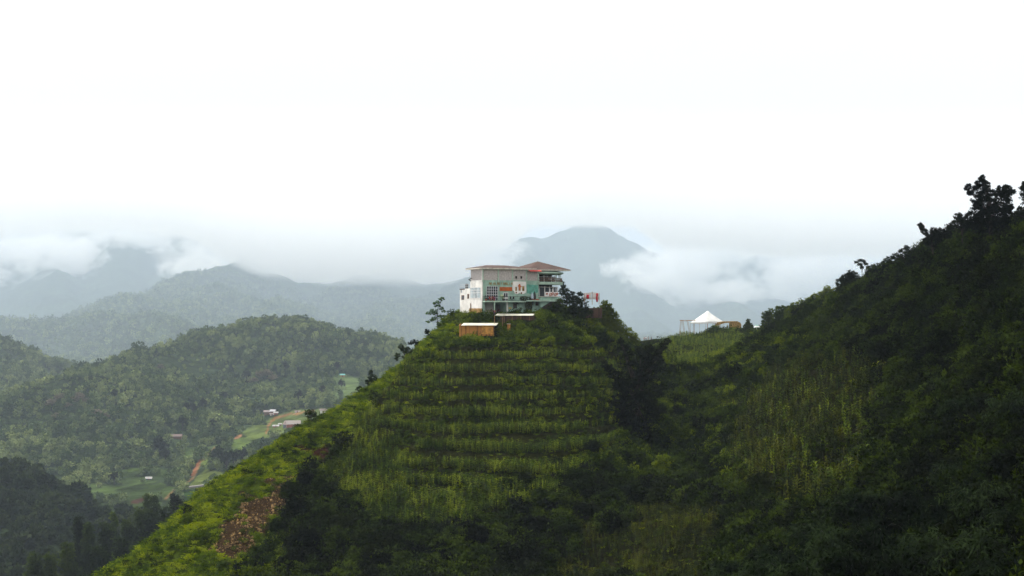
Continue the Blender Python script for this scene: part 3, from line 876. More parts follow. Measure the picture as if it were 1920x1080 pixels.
# maize in rows
m_ = [proto(maize(s), M['maize']) for s in range(30, 35)]
md_ = [proto(maize(s, 2.4), M['maize_dry']) for s in range(40, 44)]
def rows(poly, protos, label, dx, dy, along, keepf=1.0, smin=0.8, smax=1.15):
    pts = []
    x, y = jgrid(-80, 130, 120, 470, 1.0, RNG)
    # rows follow the contour (along='x') or run up the slope (along='y')
    if along == 'x':
        a, b = np.meshgrid(np.arange(-80, 110, dx), np.arange(140, 470, dy))
        a = a + RNG.uniform(-.35, .35, a.shape) * dx; b = b + RNG.uniform(-.14, .14, b.shape) * dy
    else:
        a, b = np.meshgrid(np.arange(-80, 110, dx), np.arange(120, 300, dy))
        a = a + RNG.uniform(-.16, .16, a.shape) * dx; b = b + RNG.uniform(-.4, .4, b.shape) * dy
    x, y = a.ravel(), b.ravel(); z = hn(x, y); px, py = proj(x, y, z)
    q = inpoly(px + (8 if along == 'x' and poly is not CROP4 else 40) * fbm(x, y, 9, 3, 73), py + (8 if along == 'x' and poly is not CROP4 else 40) * fbm(x, y, 9, 3, 74), poly)
    # nothing grows on the steep risers
    sl = np.hypot(hn(x + 0.4, y) - hn(x - 0.4, y), hn(x, y + 0.4) - hn(x, y - 0.4)) / 0.8
    q &= (sl < ((0.78 + 0.9 * fbm(x, y, 16, 2, 79)) if poly is MAIZE1 else 1.25)) | ((py > 930) & (poly is MAIZE1))
    q &= (RNG.uniform(0, 1, len(x)) < 1.0) & (RNG.uniform(0, 1, len(x)) < keepf) & (fbm(x, y, 7, 2, 75) > -0.62) & ~in_house(x, y, 1) & ~in_sheds(x, y)
    x, y, z = x[q], y[q], z[q]
    s = RNG.uniform(smin, smax, len(x)) * (1 + 0.3 * np.clip((proj(x, y, z)[1] - 760) / 150, 0, 1) * (poly is MAIZE1)) * (1 + 0.18 * fbm(x, y, 12, 2, 76))
    print('maize', len(x))
    scatter('maize_field', np.stack([x, y, z - 0.05], 1), s, RNG.integers(0, len(protos), len(x)), protos, label, 'maize', tilt=0.06)
U1 = [p for p in MAIZE1]
rows(MAIZE1, m_ + md_[:1], 'rows of green maize growing on the terraces below the sheds', 0.48, 0.85, 'x', 1.0, 0.52, 0.74)
rows(MAIZE3, m_, 'small plot of maize on the saddle in front of the white tent', 0.8, 1.3, 'x', 0.9, 0.6, 0.9)
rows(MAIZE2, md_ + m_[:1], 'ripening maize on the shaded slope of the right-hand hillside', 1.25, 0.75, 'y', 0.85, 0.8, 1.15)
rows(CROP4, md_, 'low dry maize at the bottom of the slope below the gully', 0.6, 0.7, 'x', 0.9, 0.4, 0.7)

# scree stones
def stone(seed):
    rng = np.random.default_rng(seed)
    import itertools
    v = np.array(list(itertools.product((-1, 1), repeat=3)), float) * rng.uniform(0.5, 1, (8, 3)) * np.array([0.5, 0.4, 0.3])
    f = [(0, 1, 3, 2), (4, 6, 7, 5), (0, 4, 5, 1), (2, 3, 7, 6), (0, 2, 6, 4), (1, 5, 7, 3)]
    return np_mesh('stone', v, f, 4)
r_ = [proto(stone(s), M['rock']) for s in range(4)]
x, y = jgrid(-75, -20, 150, 260, 0.30, RNG)
z = hn(x, y); px, py = proj(x, y, z)
q = inpoly(px + 26 * fbm(x, y, 7, 3, 71), py + 26 * fbm(x, y, 7, 3, 72), SCREE) & (RNG.uniform(0, 1, len(x)) < 0.55 + 0.6 * fbm(x, y, 3, 2, 77))
x, y, z = x[q], y[q], z[q]
print('stones', len(x))
scatter('scree', np.stack([x, y, z + 0.03], 1), 0.10 + 0.6 * RNG.uniform(0, 1, len(x)) ** 5, RNG.integers(0, 4, len(x)), r_, 'pale stones of the landslide lying on red earth on the left flank', 'scree', tilt=0.8)

# forest on the middle hills
def forest(x0, x1, y0, y1, s, smin, smax, protos, name, label, seed=0):
    rng = np.random.default_rng(seed)
    x, y = jgrid(x0, x1, y0, y1, s, rng, 1.0)
    k = (np.abs(x) < y * 0.46) & (x / y < 0.5)
    x, y = x[k], y[k]
    z = hm(x, y); px, py = proj(x, y, z)
    cov = covered(x, y)
    fj, gj = px + 5 * fbm(x, y, 40, 2, 81), py + 3 * fbm(x, y, 40, 2, 82)
    k = (py - F * 14 / y < cov + 10) & (py < 1230) & (px < 1560)
    for pl, c, st in FIELDS:
        for up in (0, 6, 12, 18): k &= ~(inpoly(fj, gj - up * 1100 / y, pl) & (y < 1750) & (fbm(x, y, 25, 2, 99) < 0.45))
    for ln, c, w in ROADS:
        for up in (0, 6): k &= ~((polydist(px, py - up, ln) < w + 2) & (y < 1750))
    k &= ~((polydist(px, py, [(500, 778), (535, 798), (560, 797)]) < 12) & (y < 1500))
    for a_, b_ in ((503, 776), (515, 776), (517, 800), (525, 800), (542, 800), (555, 798), (331, 822), (279, 899), (604, 772), (642, 706), (558, 772)): k &= ~((np.abs(px - a_) < 9) & (py > b_ - 3) & (py < b_ + 13) & (y < 1750))
    thin = fbm(x, y, 90, 3, 95)
    k &= rng.uniform(0, 1, len(x)) < np.clip(0.93 + 1.1 * thin, 0.25, 1)
    # hidden behind the near hill
    k &= ~((px > 760) & (px < 1130) & (py > 640)) & ~((px > 1130) & (py > 700))
    x, y, z = x[k], y[k], z[k]
    s_ = rng.uniform(smin * .8, smax, len(x)) * np.where(rng.uniform(0, 1, len(x)) < 0.12, 1.7, 1) * (1 + 0.3 * thin[k])
    print(name, len(x))
    s3 = np.stack([s_, s_, s_ * rng.uniform(0.8, 1.35, len(x))], 1)
    scatter(name, np.stack([x, y, z + 0.3 * s_], 1), s3, rng.integers(0, len(protos), len(x)), protos, label, 'forest')
fc = [proto(far_crown(s), M['forest']) for s in range(50, 55)]
fn = [proto(far_crown(s, 420), M['forest_near']) for s in range(60, 64)]
fd = [proto(far_crown(s, 60), M['forest']) for s in range(70, 73)]
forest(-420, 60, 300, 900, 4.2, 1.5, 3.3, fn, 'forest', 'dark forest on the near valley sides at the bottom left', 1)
forest(-1100, 500, 900, 2350, 5.3, 1.8, 3.6, fc, 'forest', 'green forest covering the rounded hill across the valley', 2)
forest(-3900, 2700, 2700, 8800, 17.0, 5, 9.5, fd, 'forest', 'hazy blue-green forest on the spurs of the far mountains', 3)

# ================================================================== the building on the hilltop
W = {}
W['teal'] = simple('teal_wall_paint', (0.31, 0.47, 0.385), 0.9, 0.16, 0.9)
W['teal2'] = simple('teal_trim_paint', (0.38, 0.52, 0.42), 0.9, 0.10, 1.5)
W['turq'] = simple('turquoise_mural_paint', (0.12, 0.36, 0.28), 0.9, 0.2, 1.2)
W['white'] = simple('white_wall_paint', (0.78, 0.77, 0.73), 0.9, 0.10, 0.7)
W['grey'] = simple('grey_sheet_cladding', (0.46, 0.43, 0.41), 0.9, 0.14, 3)
W['fascia'] = simple('fascia_board', (0.62, 0.58, 0.50), 0.8, 0.2, 2)
W['dark'] = simple('dark_interior', (0.02, 0.018, 0.017), 0.9, 0.3, 2)
W['glass'] = simple('window_glass', (0.05, 0.06, 0.065), 0.12, 0.3, 0.6)
W['glass_pale'] = simple('curtained_glass', (0.36, 0.45, 0.48), 0.15, 0.3, 0.9)
W['frame'] = simple('white_window_frame', (0.75, 0.74, 0.72), 0.6, 0.05, 3)
W['lattice'] = simple('lattice_frame', (0.62, 0.63, 0.66), 0.6, 0.05, 3)
W['brownframe'] = simple('brown_shutter', (0.16, 0.085, 0.045), 0.8, 0.3, 3)
W['orange'] = simple('rust_orange_board', (0.45, 0.115, 0.025), 0.8, 0.15, 1.2)
W['gold'] = simple('gold_letters', (0.36, 0.24, 0.06), 0.5, 0.1, 4)
W['iron'] = simple('black_iron', (0.03, 0.03, 0.03), 0.6, 0.2, 4)
W['stone'] = simple('tan_stone_wall', (0.36, 0.22, 0.085), 0.95, 0.3, 1.6, 0.5)
W['redtin'] = simple('red_awning', (0.45, 0.06, 0.05), 0.7, 0.2, 2)
W['yellow'] = simple('yellow_sign_board', (0.55, 0.42, 0.10), 0.8, 0.1, 3)
W['palegreen'] = simple('pale_lime_box', (0.50, 0.60, 0.36), 0.7, 0.1, 2)
W['terracotta'] = simple('terracotta', (0.38, 0.11, 0.05), 0.85, 0.15, 3)
W['blue'] = simple('blue_glass', (0.06, 0.12, 0.20), 0.3, 0.2, 3)
W['cloth_white'] = simple('white_cloth', (0.80, 0.79, 0.78), 0.9, 0.08, 1.5)
W['cloth_red'] = simple('red_cloth', (0.55, 0.012, 0.03), 0.9, 0.2, 1.5)
W['canvas'] = simple('white_canvas', (0.66, 0.68, 0.67), 0.85, 0.08, 0.5)
W['tin'] = simple('weathered_tin', (0.62, 0.62, 0.52), 0.6, 0.15, 0.8)
W['wood_dark'] = planks('dark_boards', (0.085, 0.045, 0.028), (0.022, 0.014, 0.011), 0.25)
W['wood_orange'] = planks('orange_boards', (0.42, 0.19, 0.040), (0.13, 0.055, 0.014), 0.30)
W['wood_y'] = planks('orange_gable_boards', (0.50, 0.22, 0.05), (0.16, 0.07, 0.02), 0.30, 1)
W['bamboo_pole'] = simple('bamboo_pole', (0.30, 0.18, 0.10), 0.8, 0.2, 2)
W['thatch'] = simple('tan_bamboo_weave', (0.30, 0.19, 0.055), 0.95, 0.35, 2.5, 0.4)
W['terra_roof'] = None
def tile_mat():
    m, nt, out = new_mat('brown_roof_tiles'); N, L = nt.nodes, nt.links
    b = N.new('ShaderNodeBsdfPrincipled'); tc = N.new('ShaderNodeTexCoord'); br = N.new('ShaderNodeTexBrick')
    br.inputs['Color1'].default_value = (0.045, 0.023, 0.016, 1); br.inputs['Color2'].default_value = (0.065, 0.031, 0.021, 1); br.inputs['Mortar'].default_value = (0.07, 0.03, 0.022, 1)
    br.inputs['Scale'].default_value = 1.0; br.inputs['Brick Width'].default_value = 0.35; br.inputs['Row Height'].default_value = 0.30; br.inputs['Mortar Size'].default_value = 0.03
    no = N.new('ShaderNodeTexNoise'); no.inputs['Scale'].default_value = 0.6; no.inputs['Detail'].default_value = 5
    L.new(tc.outputs['Object'], br.inputs['Vector']); L.new(tc.outputs['Object'], no.inputs['Vector'])
    r = N.new('ShaderNodeValToRGB'); r.color_ramp.elements[0].position = .3; r.color_ramp.elements[0].color = (.6, .6, .6, 1); r.color_ramp.elements[1].position = .7; r.color_ramp.elements[1].color = (1.3, 1.2, 1.15, 1)
    L.new(no.outputs['Fac'], r.inputs['Fac'])
    mx = N.new('ShaderNodeMixRGB'); mx.blend_type = 'MULTIPLY'; mx.inputs[0].default_value = 1; L.new(br.outputs['Color'], mx.inputs[1]); L.new(r.outputs[0], mx.inputs[2])
    L.new(mx.outputs[0], b.inputs['Base Color']); b.inputs['Roughness'].default_value = .85; L.new(b.outputs[0], out.inputs[0]); return m
W['tile'] = tile_mat()

HA = math.atan2(0.454, 0.891)
HX, HY, HZ0 = -6.29, 272.0, -1.5
house = empty('hilltop_house', (HX, HY, HZ0), HA, 'three storey teal and white house with brown tiled roofs crowning the terraced hill', 'house')
def uf(px):
    k = (px - 960) / F
    return (k * HY - HX) / (0.891 - 0.454 * k)
def vf(px):     # along the left-hand wall (u = 0)
    k = (px - 960) / F
    return (k * HY - HX) / (-0.454 - 0.891 * k)
def zf(py, u=0.0, v=0.0):
    D = HY + 0.454 * u + 0.891 * v
    return (HZ - py) * D / F - HZ0
ZE = zf(504); ZG = zf(525); ZB = zf(564)          # eaves, bottom of the grey band, balcony floor
UW, VD = uf(1010), vf(883) + 0.02                           # front length and depth of the main block
print('house', UW, ZE, ZG, ZB, vf(883), vf(863))
VL = vf(883)
def part(name, mb, mat, parent=house, label=None):
    o = mb.build(name, mat, parent)
    if label: o['label'] = label
    return o
# body: upper grey storey, teal middle storey, ground storey (set back on the left), white side
ug0, ug1 = uf(909), uf(950)                       # the recess below the balcony
mb = MB()
mb.box(0, UW, 0, VD, ZB, ZG)
mb.box(0.0, ug0, 0.0, VD, -1.2, ZB - 0.003); mb.box(ug1, UW, 0, VD, -1.2, ZB - 0.003); mb.box(ug0, ug1, 3.2, VD, -1.2, ZB - 0.003)
part('wall', mb, W['teal'], label='teal painted wall')
part('wall', MB().box(-0.02, UW + 0.0, -0.03, VD, ZG + 0.003, ZE - 0.003), W['grey'], label='grey upper storey cladding')
part('wall', MB().box(-0.16, -0.004, 0.0, VL, ZB * 0.52, ZG), W['white'], label='white side wall')
part('wall', MB().box(-0.20, -0.006, 0.05, VL + 0.5, -1.5, ZB * 0.52 - 0.003), W['stone'], label='tan stone base of the side wall')
for px in (905.2, 934, 960.7, 987, 1009):
    u = uf(px); part('column', MB().box(u - 0.13, u + 0.13, -0.14, -0.034, ZG - 0.4, ZE - 0.01), W['teal2'])
part('column', MB().box(-0.18, 0.08, -0.10, -0.002, ZB, ZE - 0.01), W['white'], label='white corner column')
# small square windows of the upper storey
for px in (967.5, 977):
    u = uf(px)
    w = part('window', MB().box(u - 0.22, u + 0.22, -0.07, -0.033, zf(522.3, u), zf(517.8, u)), W['dark'])
    part('frame', MB().box(u - 0.27, u - 0.223, -0.09, -0.034, zf(522.5, u), zf(517.6, u)).box(u + 0.223, u + 0.27, -0.09, -0.034, zf(522.5, u), zf(517.6, u)).box(u - .27, u + .27, -.09, -.034, zf(517.6, u), zf(517.6, u) + .05).box(u - .27, u + .27, -.09, -.034, zf(522.5, u) - .05, zf(522.5, u)), W['grey'], w)
# big lattice window of the middle storey
def lattice(u0, u1, z0, z1, nx, nz, y, glass, split=None):
    w = part('window', MB().box(u0, u1, y, y + 0.03, z0, z1), glass)
    f = MB()
    for i in range(nx + 1):
        x = u0 + (u1 - u0) * i / nx; f.box(x - 0.04, x + 0.04, y - 0.05, y - 0.003, z0, z1)
    for i in range(nz + 1):
        z = z0 + (z1 - z0) * i / nz; f.box(u0 - 0.04, u1 + 0.04, y - 0.065, y - 0.052, z - 0.04, z + 0.04)
    part('frame', f, W['lattice'], w); return w
lattice(uf(912.5), uf(933), zf(563, 2), zf(536.8, 2), 5, 5, -0.05, W['glass'])
# side lattice window (on the white wall)
w = part('window', MB().box(-0.19, -0.162, 0.5, VL - 0.15, zf(559, 0, 2), zf(539, 0, 2)), W['glass_pale'])
f = MB(); z0, z1 = zf(559, 0, 2), zf(539, 0, 2)
for i in range(8):
    y = 0.5 + (VL - 0.65) * i / 7; f.box(-0.225, -0.193, y - 0.06, y + 0.06, z0, z1)
for i in range(4):
    z = z0 + (z1 - z0) * (0, 0.5, 0.75, 1)[i]; f.box(-0.24, -0.227, 0.44, VL - 0.09, z - 0.05, z + 0.05)
part('frame', f, W['frame'], w)
# orange board, gold letters, white mural panel, turquoise mural
u0, u1 = uf(936.6), uf(960)
part('sign_board', MB().box(u0, u1, -0.10, -0.003, zf(545.6, 5), zf(538.2, 5)), W['orange'], label='plain rust orange sign board')
x = uf(917.5); zt, zb = zf(529.3, 4), zf(534, 4)
for i, g in enumerate('NIALNIIHNLIH'):
    x0 = x + i * 0.475; L_ = MB()
    def bar_(a, b, c, d): L_.tube([(x0 + a, -0.08, zb + b * (zt - zb)), (x0 + c, -0.08, zb + d * (zt - zb))], 0.045, 4)
    if g in 'NHLI': bar_(0, 0, 0, 1)
    if g in 'NH': bar_(0.3, 0, 0.3, 1)
    if g == 'N': bar_(0, 1, 0.3, 0)
    if g == 'H': bar_(0, .5, .3, .5)
    if g == 'L': bar_(0, 0, .28, 0)
    if g == 'A': bar_(0, 0, .15, 1); bar_(.3, 0, .15, 1); bar_(.07, .4, .23, .4)
    part('letter', L_, W['gold'])
u0, u1 = uf(960), uf(986.5)
mp_ = [(960, 527.5), (986.3, 527.8), (986.3, 548), (982, 551), (978, 551.2), (974, 549), (970, 551.5), (965.5, 550.8), (963.5, 545.5), (961, 544.2)]
part('mural', MB().prism([(uf(a), zf(b, 8)) for a, b in mp_], -0.05, -0.003, 'y'), W['white'], label='white shield-shaped mural field')
mu = MB()
for a, b, c, d in ((972, 535, 976, 545), (979, 536.5, 983, 545.5), (966, 538, 969, 545.5)):
    mu.box(uf(a), uf(c), -0.07, -0.052, zf(d, 8), zf(b, 8))
part('mural_figure', mu, W['thatch'], label='faded tan shapes painted on the white mural')
part('mural_figure', MB().prism([(uf(a), zf(b, 8)) for a, b in ((973, 532.5), (975.2, 532.5), (976, 536), (979, 537), (975, 538.5), (974.4, 544), (972.8, 544), (972.5, 538), (970.5, 536.4))], -0.085, -0.072, 'y'), W['orange'], label='small orange figure painted on the white mural')
part('mural', MB().prism([(uf(a), zf(b, 11)) for a, b in ((987.6, 533), (1008.5, 534.5), (1008.5, 548), (999, 552), (988, 549.5))], -0.045, -0.003, 'y'), W['turq'], label='turquoise mural field')
for px, py in ((967.8, 548.6), (977.4, 549.6)):
    u = uf(px); part('window', MB().box(u - 0.16, u + 0.16, -0.09, -0.055, zf(py + 1.6, u), zf(py - 1.6, u)), W['brownframe'])
# balcony doors
u0, u1 = uf(943.6), uf(952.4)
d = part('door', MB().box(u0, u1, -0.06, -0.003, ZB + 0.02, zf(548.5, 5)), W['frame'])
g = MB()
for i in range(2):
    a = u0 + 0.1 + i * (u1 - u0 - 0.1) / 2; b = a + (u1 - u0) / 2 - 0.16
    g.box(a, b, -0.09, -0.062, zf(557, 5), zf(549.6, 5)); g.box(a, b, -0.09, -0.062, ZB + 0.08, zf(560.5, 5))
part('pane', g, W['glass'], d)
part('vent_box', MB().box(uf(938.3), uf(942.2), -0.35, -0.003, zf(555.6, 4), zf(552.4, 4)), W['palegreen'])
# balcony floor, railing
u_b1 = uf(981)
part('balcony', MB().box(-0.02, u_b1, -1.25, -0.003, ZB - 0.28, ZB).box(u_b1 + .001, uf(1043), -1.6, -0.003, ZB - 0.10, ZB + 0.16), W['teal2'])
rl = MB(); zr = ZB + 0.95
for a, b in (((0.02, -1.2), (u_b1, -1.2)), ((0.02, -1.2), (0.02, -0.05))):
    for z in (ZB + 0.12, zr): rl.tube([(a[0], a[1], z), (b[0], b[1], z)], 0.03, 4)
    n = int(max(abs(a[0] - b[0]), abs(a[1] - b[1])) / 0.30)
    for i in range(n + 1):
        t = i / n; x_, y_ = a[0] + (b[0] - a[0]) * t, a[1] + (b[1] - a[1]) * t
        rl.tube([(x_, y_, ZB), (x_, y_, zr)], 0.028 if i % 6 == 0 else 0.012, 4)
part('railing', rl, W['iron'])
# ground storey: recess, post, doorway, pillar, windows, sign
part('recess_wall', MB().box(ug0 - 0.0, uf(936), 3.0, 3.19, -1.2, ZB - 0.3), W['white'], label='pale wall inside the recess')
part('doorway', MB().box(uf(938), uf(952), 3.0, 3.17, -0.1, ZB - 0.75), W['dark'])
dd = MB()
for i in range(5): a = uf(938) + i * 0.45; dd.box(a, a + 0.06, 2.9, 2.998, -0.1, ZB - 0.8)
part('folding_door', dd, W['lattice'])
part('post', MB().box(uf(922.2), uf(923.8), -1.15, -0.95, -0.1, ZB - 0.29), W['teal2'], label='teal balcony post')
part('post', MB().box(uf(921.6), uf(924.6), -1.22, -0.88, -0.3, 1.25), W['orange'], label='orange painted foot of the balcony post')
part('pillar', MB().box(uf(949.5), uf(951.8), -0.16, -0.003, -0.3, ZB - 0.3), W['white'])
part('sign_board', MB().box(uf(953.6), uf(959), -0.06, -0.003, zf(579, 6), zf(576.2, 6)), W['yellow'], label='small yellow notice board')
def gwin(p0, p1, q0, q1, gl, aw=None):
    a, b = uf(p0), uf(p1); u = (a + b) / 2
    w = part('window', MB().box(a, b, -0.05, -0.003, zf(q1, u), zf(q0, u)), gl)
    part('frame', MB().box(a - .06, a - .003, -0.08, -0.004, zf(q1, u), zf(q0, u)).box(b + .003, b + .06, -0.08, -0.004, zf(q1, u), zf(q0, u)).box((a + b) / 2 - .03, (a + b) / 2 + .03, -0.08, -0.052, zf(q1, u), zf(q0, u)), W['brownframe'], w)
    if aw is not None:
        z = zf(q0, u) + 0.04
        part('awning', MB().prism([(-0.75, z - 0.1), (-0.003, z + 0.28), (-0.003, z + 0.18), (-0.75, z - 0.16)], a - 0.2, b + 0.2, 'x'), aw, w)
gwin(962.5, 968.5, 569.5, 578.5, W['glass'], W['iron'])
gwin(994.5, 999.5, 563, 572, W['blue'], W['terracotta'])
gwin(1004.5, 1009.5, 563, 573, W['dark'], W['terracotta'])
part('downpipe', MB().tube([(uf(989), -0.1, -0.8), (uf(989), -0.1, ZB)], 0.13, 8), W['teal2'])
# right-hand base: teal retaining wall under the terrace with its slanting foot
sl_pts = [(1009.5, 557.5), (1046, 556.5), (1046, 559.5), (1031.5, 563.5), (1011, 576.5), (1009.5, 590)]
part('terrace_wall', MB().prism([(uf(a), zf(b, 14)) for a, b in sl_pts], -1.0, 7.5, 'y'), W['teal'])
part('retaining_wall', MB().prism([(uf(a), zf(b, 14)) for a, b in [(1046, 559.3), (1056, 603), (1008, 603), (1011, 577), (1031.5, 564)]], -0.9, 7.0, 'y'), simple('dark_rock', (0.035, 0.028, 0.018), .95, .4, .8, .5), label='dark overgrown rock under the terrace')
# round pavilion
CU, CV = 16.0, 5.0
zt0, zt1 = zf(533.4, 16, 0), zf(528.0, 16, 0)
Rb = 5.55
def ring(mbx, r, z0, z1, k=36, cu=CU, cv=CV): mbx.lathe([(r, z0), (r, z1)], cu, cv, k); return mbx
part('terrace_floor', ring(MB(), 5.5, zf(556.6, 16), zf(556.6, 16) + 0.12), W['fascia'])
part('balcony', ring(MB(), Rb, zt0, zt1 - 0.05), W['teal2'], label='round upper balcony slab')
part('roof_slab', MB().lathe([(5.1, zf(514.5, 16)), (5.75, zf(512.5, 16)), (5.75, zf(510.6, 16)), (5.0, zf(509, 16))], CU, CV, 36), W['teal2'], label='round teal slab under the pavilion roof')
part('core_wall', ring(MB(), 3.2, zf(556, 16), zf(510, 16), 24), W['dark'], label='dark interior core of the pavilion')
for q0, q1, r, n_ in ((556, 535.2, 4.35, 14), (527.8, 515.5, 3.9, 14)):
    gl = MB(); z0, z1 = zf(q0, 16) + 0.1, zf(q1, 16) - 0.35
    for i in range(26):
        a = math.pi * (0.95 + i * 1.1 / 26); a2 = math.pi * (0.95 + (i + 1) * 1.1 / 26)
        p0 = (CU + r * math.cos(a), CV + r * math.sin(a)); p1 = (CU + r * math.cos(a2), CV + r * math.sin(a2))
        gl.quad((*p0, z0), (*p1, z0), (*p1, z1), (*p0, z1))
    gw = part('window', gl, W['glass'], label='band of glazing round the pavilion')
    fr = MB(); fr.tube([(CU + (r + .05) * math.cos(t_), CV + (r + .05) * math.sin(t_), z1) for t_ in np.linspace(math.pi * .95, math.pi * 2.05, 27)], .05, 4)
    for i in range(14):
        a = math.pi * (0.95 + i * 1.1 / 13)
        fr.tube([(CU + (r + .03) * math.cos(a), CV + (r + .03) * math.sin(a), z0 - .1), (CU + (r + .03) * math.cos(a), CV + (r + .03) * math.sin(a), z1 + .2)], 0.06 if i % 2 else 0.10, 4)
    part('frame', fr, W['frame'], gw)
    for i in (2, 4, 7, 9):
        a = math.pi * (0.95 + i * 1.1 / 13); a2 = math.pi * (0.95 + (i + 1) * 1.1 / 13); rr_ = r + .02
        p0 = (CU + rr_ * math.cos(a), CV + rr_ * math.sin(a)); p1 = (CU + rr_ * math.cos(a2), CV + rr_ * math.sin(a2))
        part('curtain', MB().quad((*p0, z0 + .3), (*p1, z0 + .3), (*p1, z1 - .3), (*p0, z1 - .3)), W['cloth_white'] if i % 2 else W['glass_pale'], gw)
for i in range(7):
    a = math.pi * (1.05 + i * 0.9 / 6)
    part('column', MB().tube([(CU + 5.0 * math.cos(a), CV + 5.0 * math.sin(a), zt1), (CU + 5.0 * math.cos(a), CV + 5.0 * math.sin(a), zf(514, 16))], 0.09, 8), W['teal2'] if i > 3 else W['iron'])
rr = MB()
for z in (zt1 + 0.25, zt1 + 0.75):
    rr.tube([(CU + 5.4 * math.cos(t), CV + 5.4 * math.sin(t), z) for t in np.linspace(math.pi * 0.98, math.pi * 2.15, 40)], 0.05, 4)
for t in np.linspace(math.pi * 0.98, math.pi * 2.15, 70):
    rr.tube([(CU + 5.4 * math.cos(t), CV + 5.4 * math.sin(t), zt1 - 0.05), (CU + 5.4 * math.cos(t), CV + 5.4 * math.sin(t), zt1 + 0.75)], 0.03, 4)
part('railing', rr, W['brownframe'], label='dark railing round the upper balcony')
# patterned terrace parapet, white and rust
u0, u1 = uf(1016), uf(1040.5)
pp = part('parapet', MB().box(u0, u1, -1.55, -1.47, zf(555.8, 16, -1.5), zf(547.5, 16, -1.5)), W['cloth_white'], label='white parapet panel painted with rust wheels')
pr = MB()
for i, (px, c) in enumerate(((1019, 1.4), (1026, 2.6), (1029.5, 2.2), (1035, 2.4), (1038.5, 1.6))):
    cu = uf(px); cz = zf(552.2 if i % 2 else 551, 16, -1.5); r = c * 0.12
    for k in range(8):
        a = k * math.pi / 4; b = (k + 1) * math.pi / 4
        pr.bar((cu + r * math.cos(a), -1.58, cz + r * math.sin(a)), (cu + r * math.cos(b), -1.58, cz + r * math.sin(b)), 0.10)
    pr.bar((cu - r, -1.58, cz - r), (cu + r, -1.58, cz + r), 0.10)
part('painted_wheel', pr, W['terracotta'], pp)
# roofs
ov = 0.95
def hip(u0, u1, v0, v1, z, ridge, zr, fas=0.22):
    (ru0, rv0), (ru1, rv1) = ridge
    m_ = MB(); c = [(u0, v0, z), (u1, v0, z), (u1, v1, z), (u0, v1, z)]; a, b = (ru0, rv0, zr), (ru1, rv1, zr)
    if ru0 == ru1 and rv0 == rv1:
        for i in range(4): m_.poly([c[i], c[(i + 1) % 4], a])
    else:
        m_.poly([c[0], c[1], b, a]); m_.poly([c[1], c[2], b]); m_.poly([c[2], c[3], a, b]); m_.poly([c[3], c[0], a])
    r = part('roof', m_, W['tile'])
    part('fascia', MB().box(u0 + .03, u1 - .03, v0 + .03, v1 - .03, z - fas, z - 0.004), W['fascia'], r)
    return r
hip(-ov, uf(1004), -0.75, VD + 0.9, ZE + 0.25, ((2.6, 3.4), (uf(960), 3.4)), zf(498.0, 3, 3.4) + 0.1, 0.30)
hip(CU - 5.4, CU + 5.3, CV - 5.5, CV + 5.2, zf(505.3, 16, 0), ((CU, CV), (CU, CV)), zf(490.5, 16, 5) + 0.05, 0.25)
part('awning', MB().prism([(-1.35, zf(508.6, 12)), (-0.04, zf(505.2, 12)), (-0.04, zf(505.2, 12) - .08), (-1.35, zf(508.6, 12) - .08)], uf(989), uf(1011), 'x'), W['redtin'], label='red awning between the two roofs')
part('parapet_bar', MB().tube([(-0.3, 4.6, zf(521.5, 0, 5)), (-0.9, 4.9, zf(524.5, 0, 5)), (-0.3, 5.1, zf(527, 0, 5))], 0.12, 6), W['iron'], label='small dark bracket on the side wall')
# lower white wing at the back left
v0, v1 = VL, vf(863) - 0.2
wz = zf(549, 0, 8)
part('wing_wall', MB().box(-0.18, 3.0, v0 + 0.003, v1, -1.5, wz), W['white'], label='white rear wing')
part('wing_parapet', MB().box(-0.2, -0.02, v0 + 0.01, v1 - 1.9, wz + .003, zf(541, 0, 7)).box(-0.2, -0.02, v1 - 1.7, v1 - 1.2, wz + .003, zf(541, 0, 8)).box(-0.2, -0.02, v1 - .4, v1, wz + .003, zf(542, 0, 9)), W['white'])
part('wing_parapet', MB().box(-0.24, 2.4, v1 - 2.6, v1 + .02, zf(543, 0, 9), zf(541.2, 0, 9)), W['wood_dark'], label='brown sun-bleached slab on the wing')
for a, b, q0, q1 in ((871.8, 866.6, 553.3, 562), (881.2, 877.8, 551.3, 560)):
    y0, y1 = vf(a), vf(b)
    w = part('window', MB().box(-0.22, -0.183, y0, y1, zf(q1, 0, 8), zf(q0, 0, 8)), W['brownframe'])
    part('pane', MB().box(-0.24, -0.223, y0 + .25, y1 - .5, zf(q1, 0, 8) + .12, zf(q0, 0, 8) - .12), W['glass'], w)
rw = MB()
for y in np.linspace(v0, v1, 9): rw.tube([(-0.1, y, wz), (-0.1, y, zf(533.5, 0, 8))], 0.025, 4)
for z in (zf(537, 0, 8), zf(533.5, 0, 8)): rw.tube([(-0.1, v0, z), (-0.1, v1, z)], 0.025, 4)
part('railing', rw, W['lattice'], label='thin railing on the wing terrace')
part('water_tank', MB().lathe([(0.35, zf(541, 0, 9)), (0.35, zf(534.5, 0, 9)), (0.5, zf(533.2, 0, 9)), (0.1, zf(532, 0, 9))], 0.5, v1 - 2.1, 10), W['iron'])
part('drainpipe', MB().tube([(-0.3, vf(884.8), -1.3), (-0.3, vf(884.8), zf(569, 0, 5))], 0.09, 6), W['brownframe'])

def hl(u, v, z):  # house coordinates to world
    return (HX + u * math.cos(HA) - v * math.sin(HA), HY + u * math.sin(HA) + v * math.cos(HA), HZ0 + z)

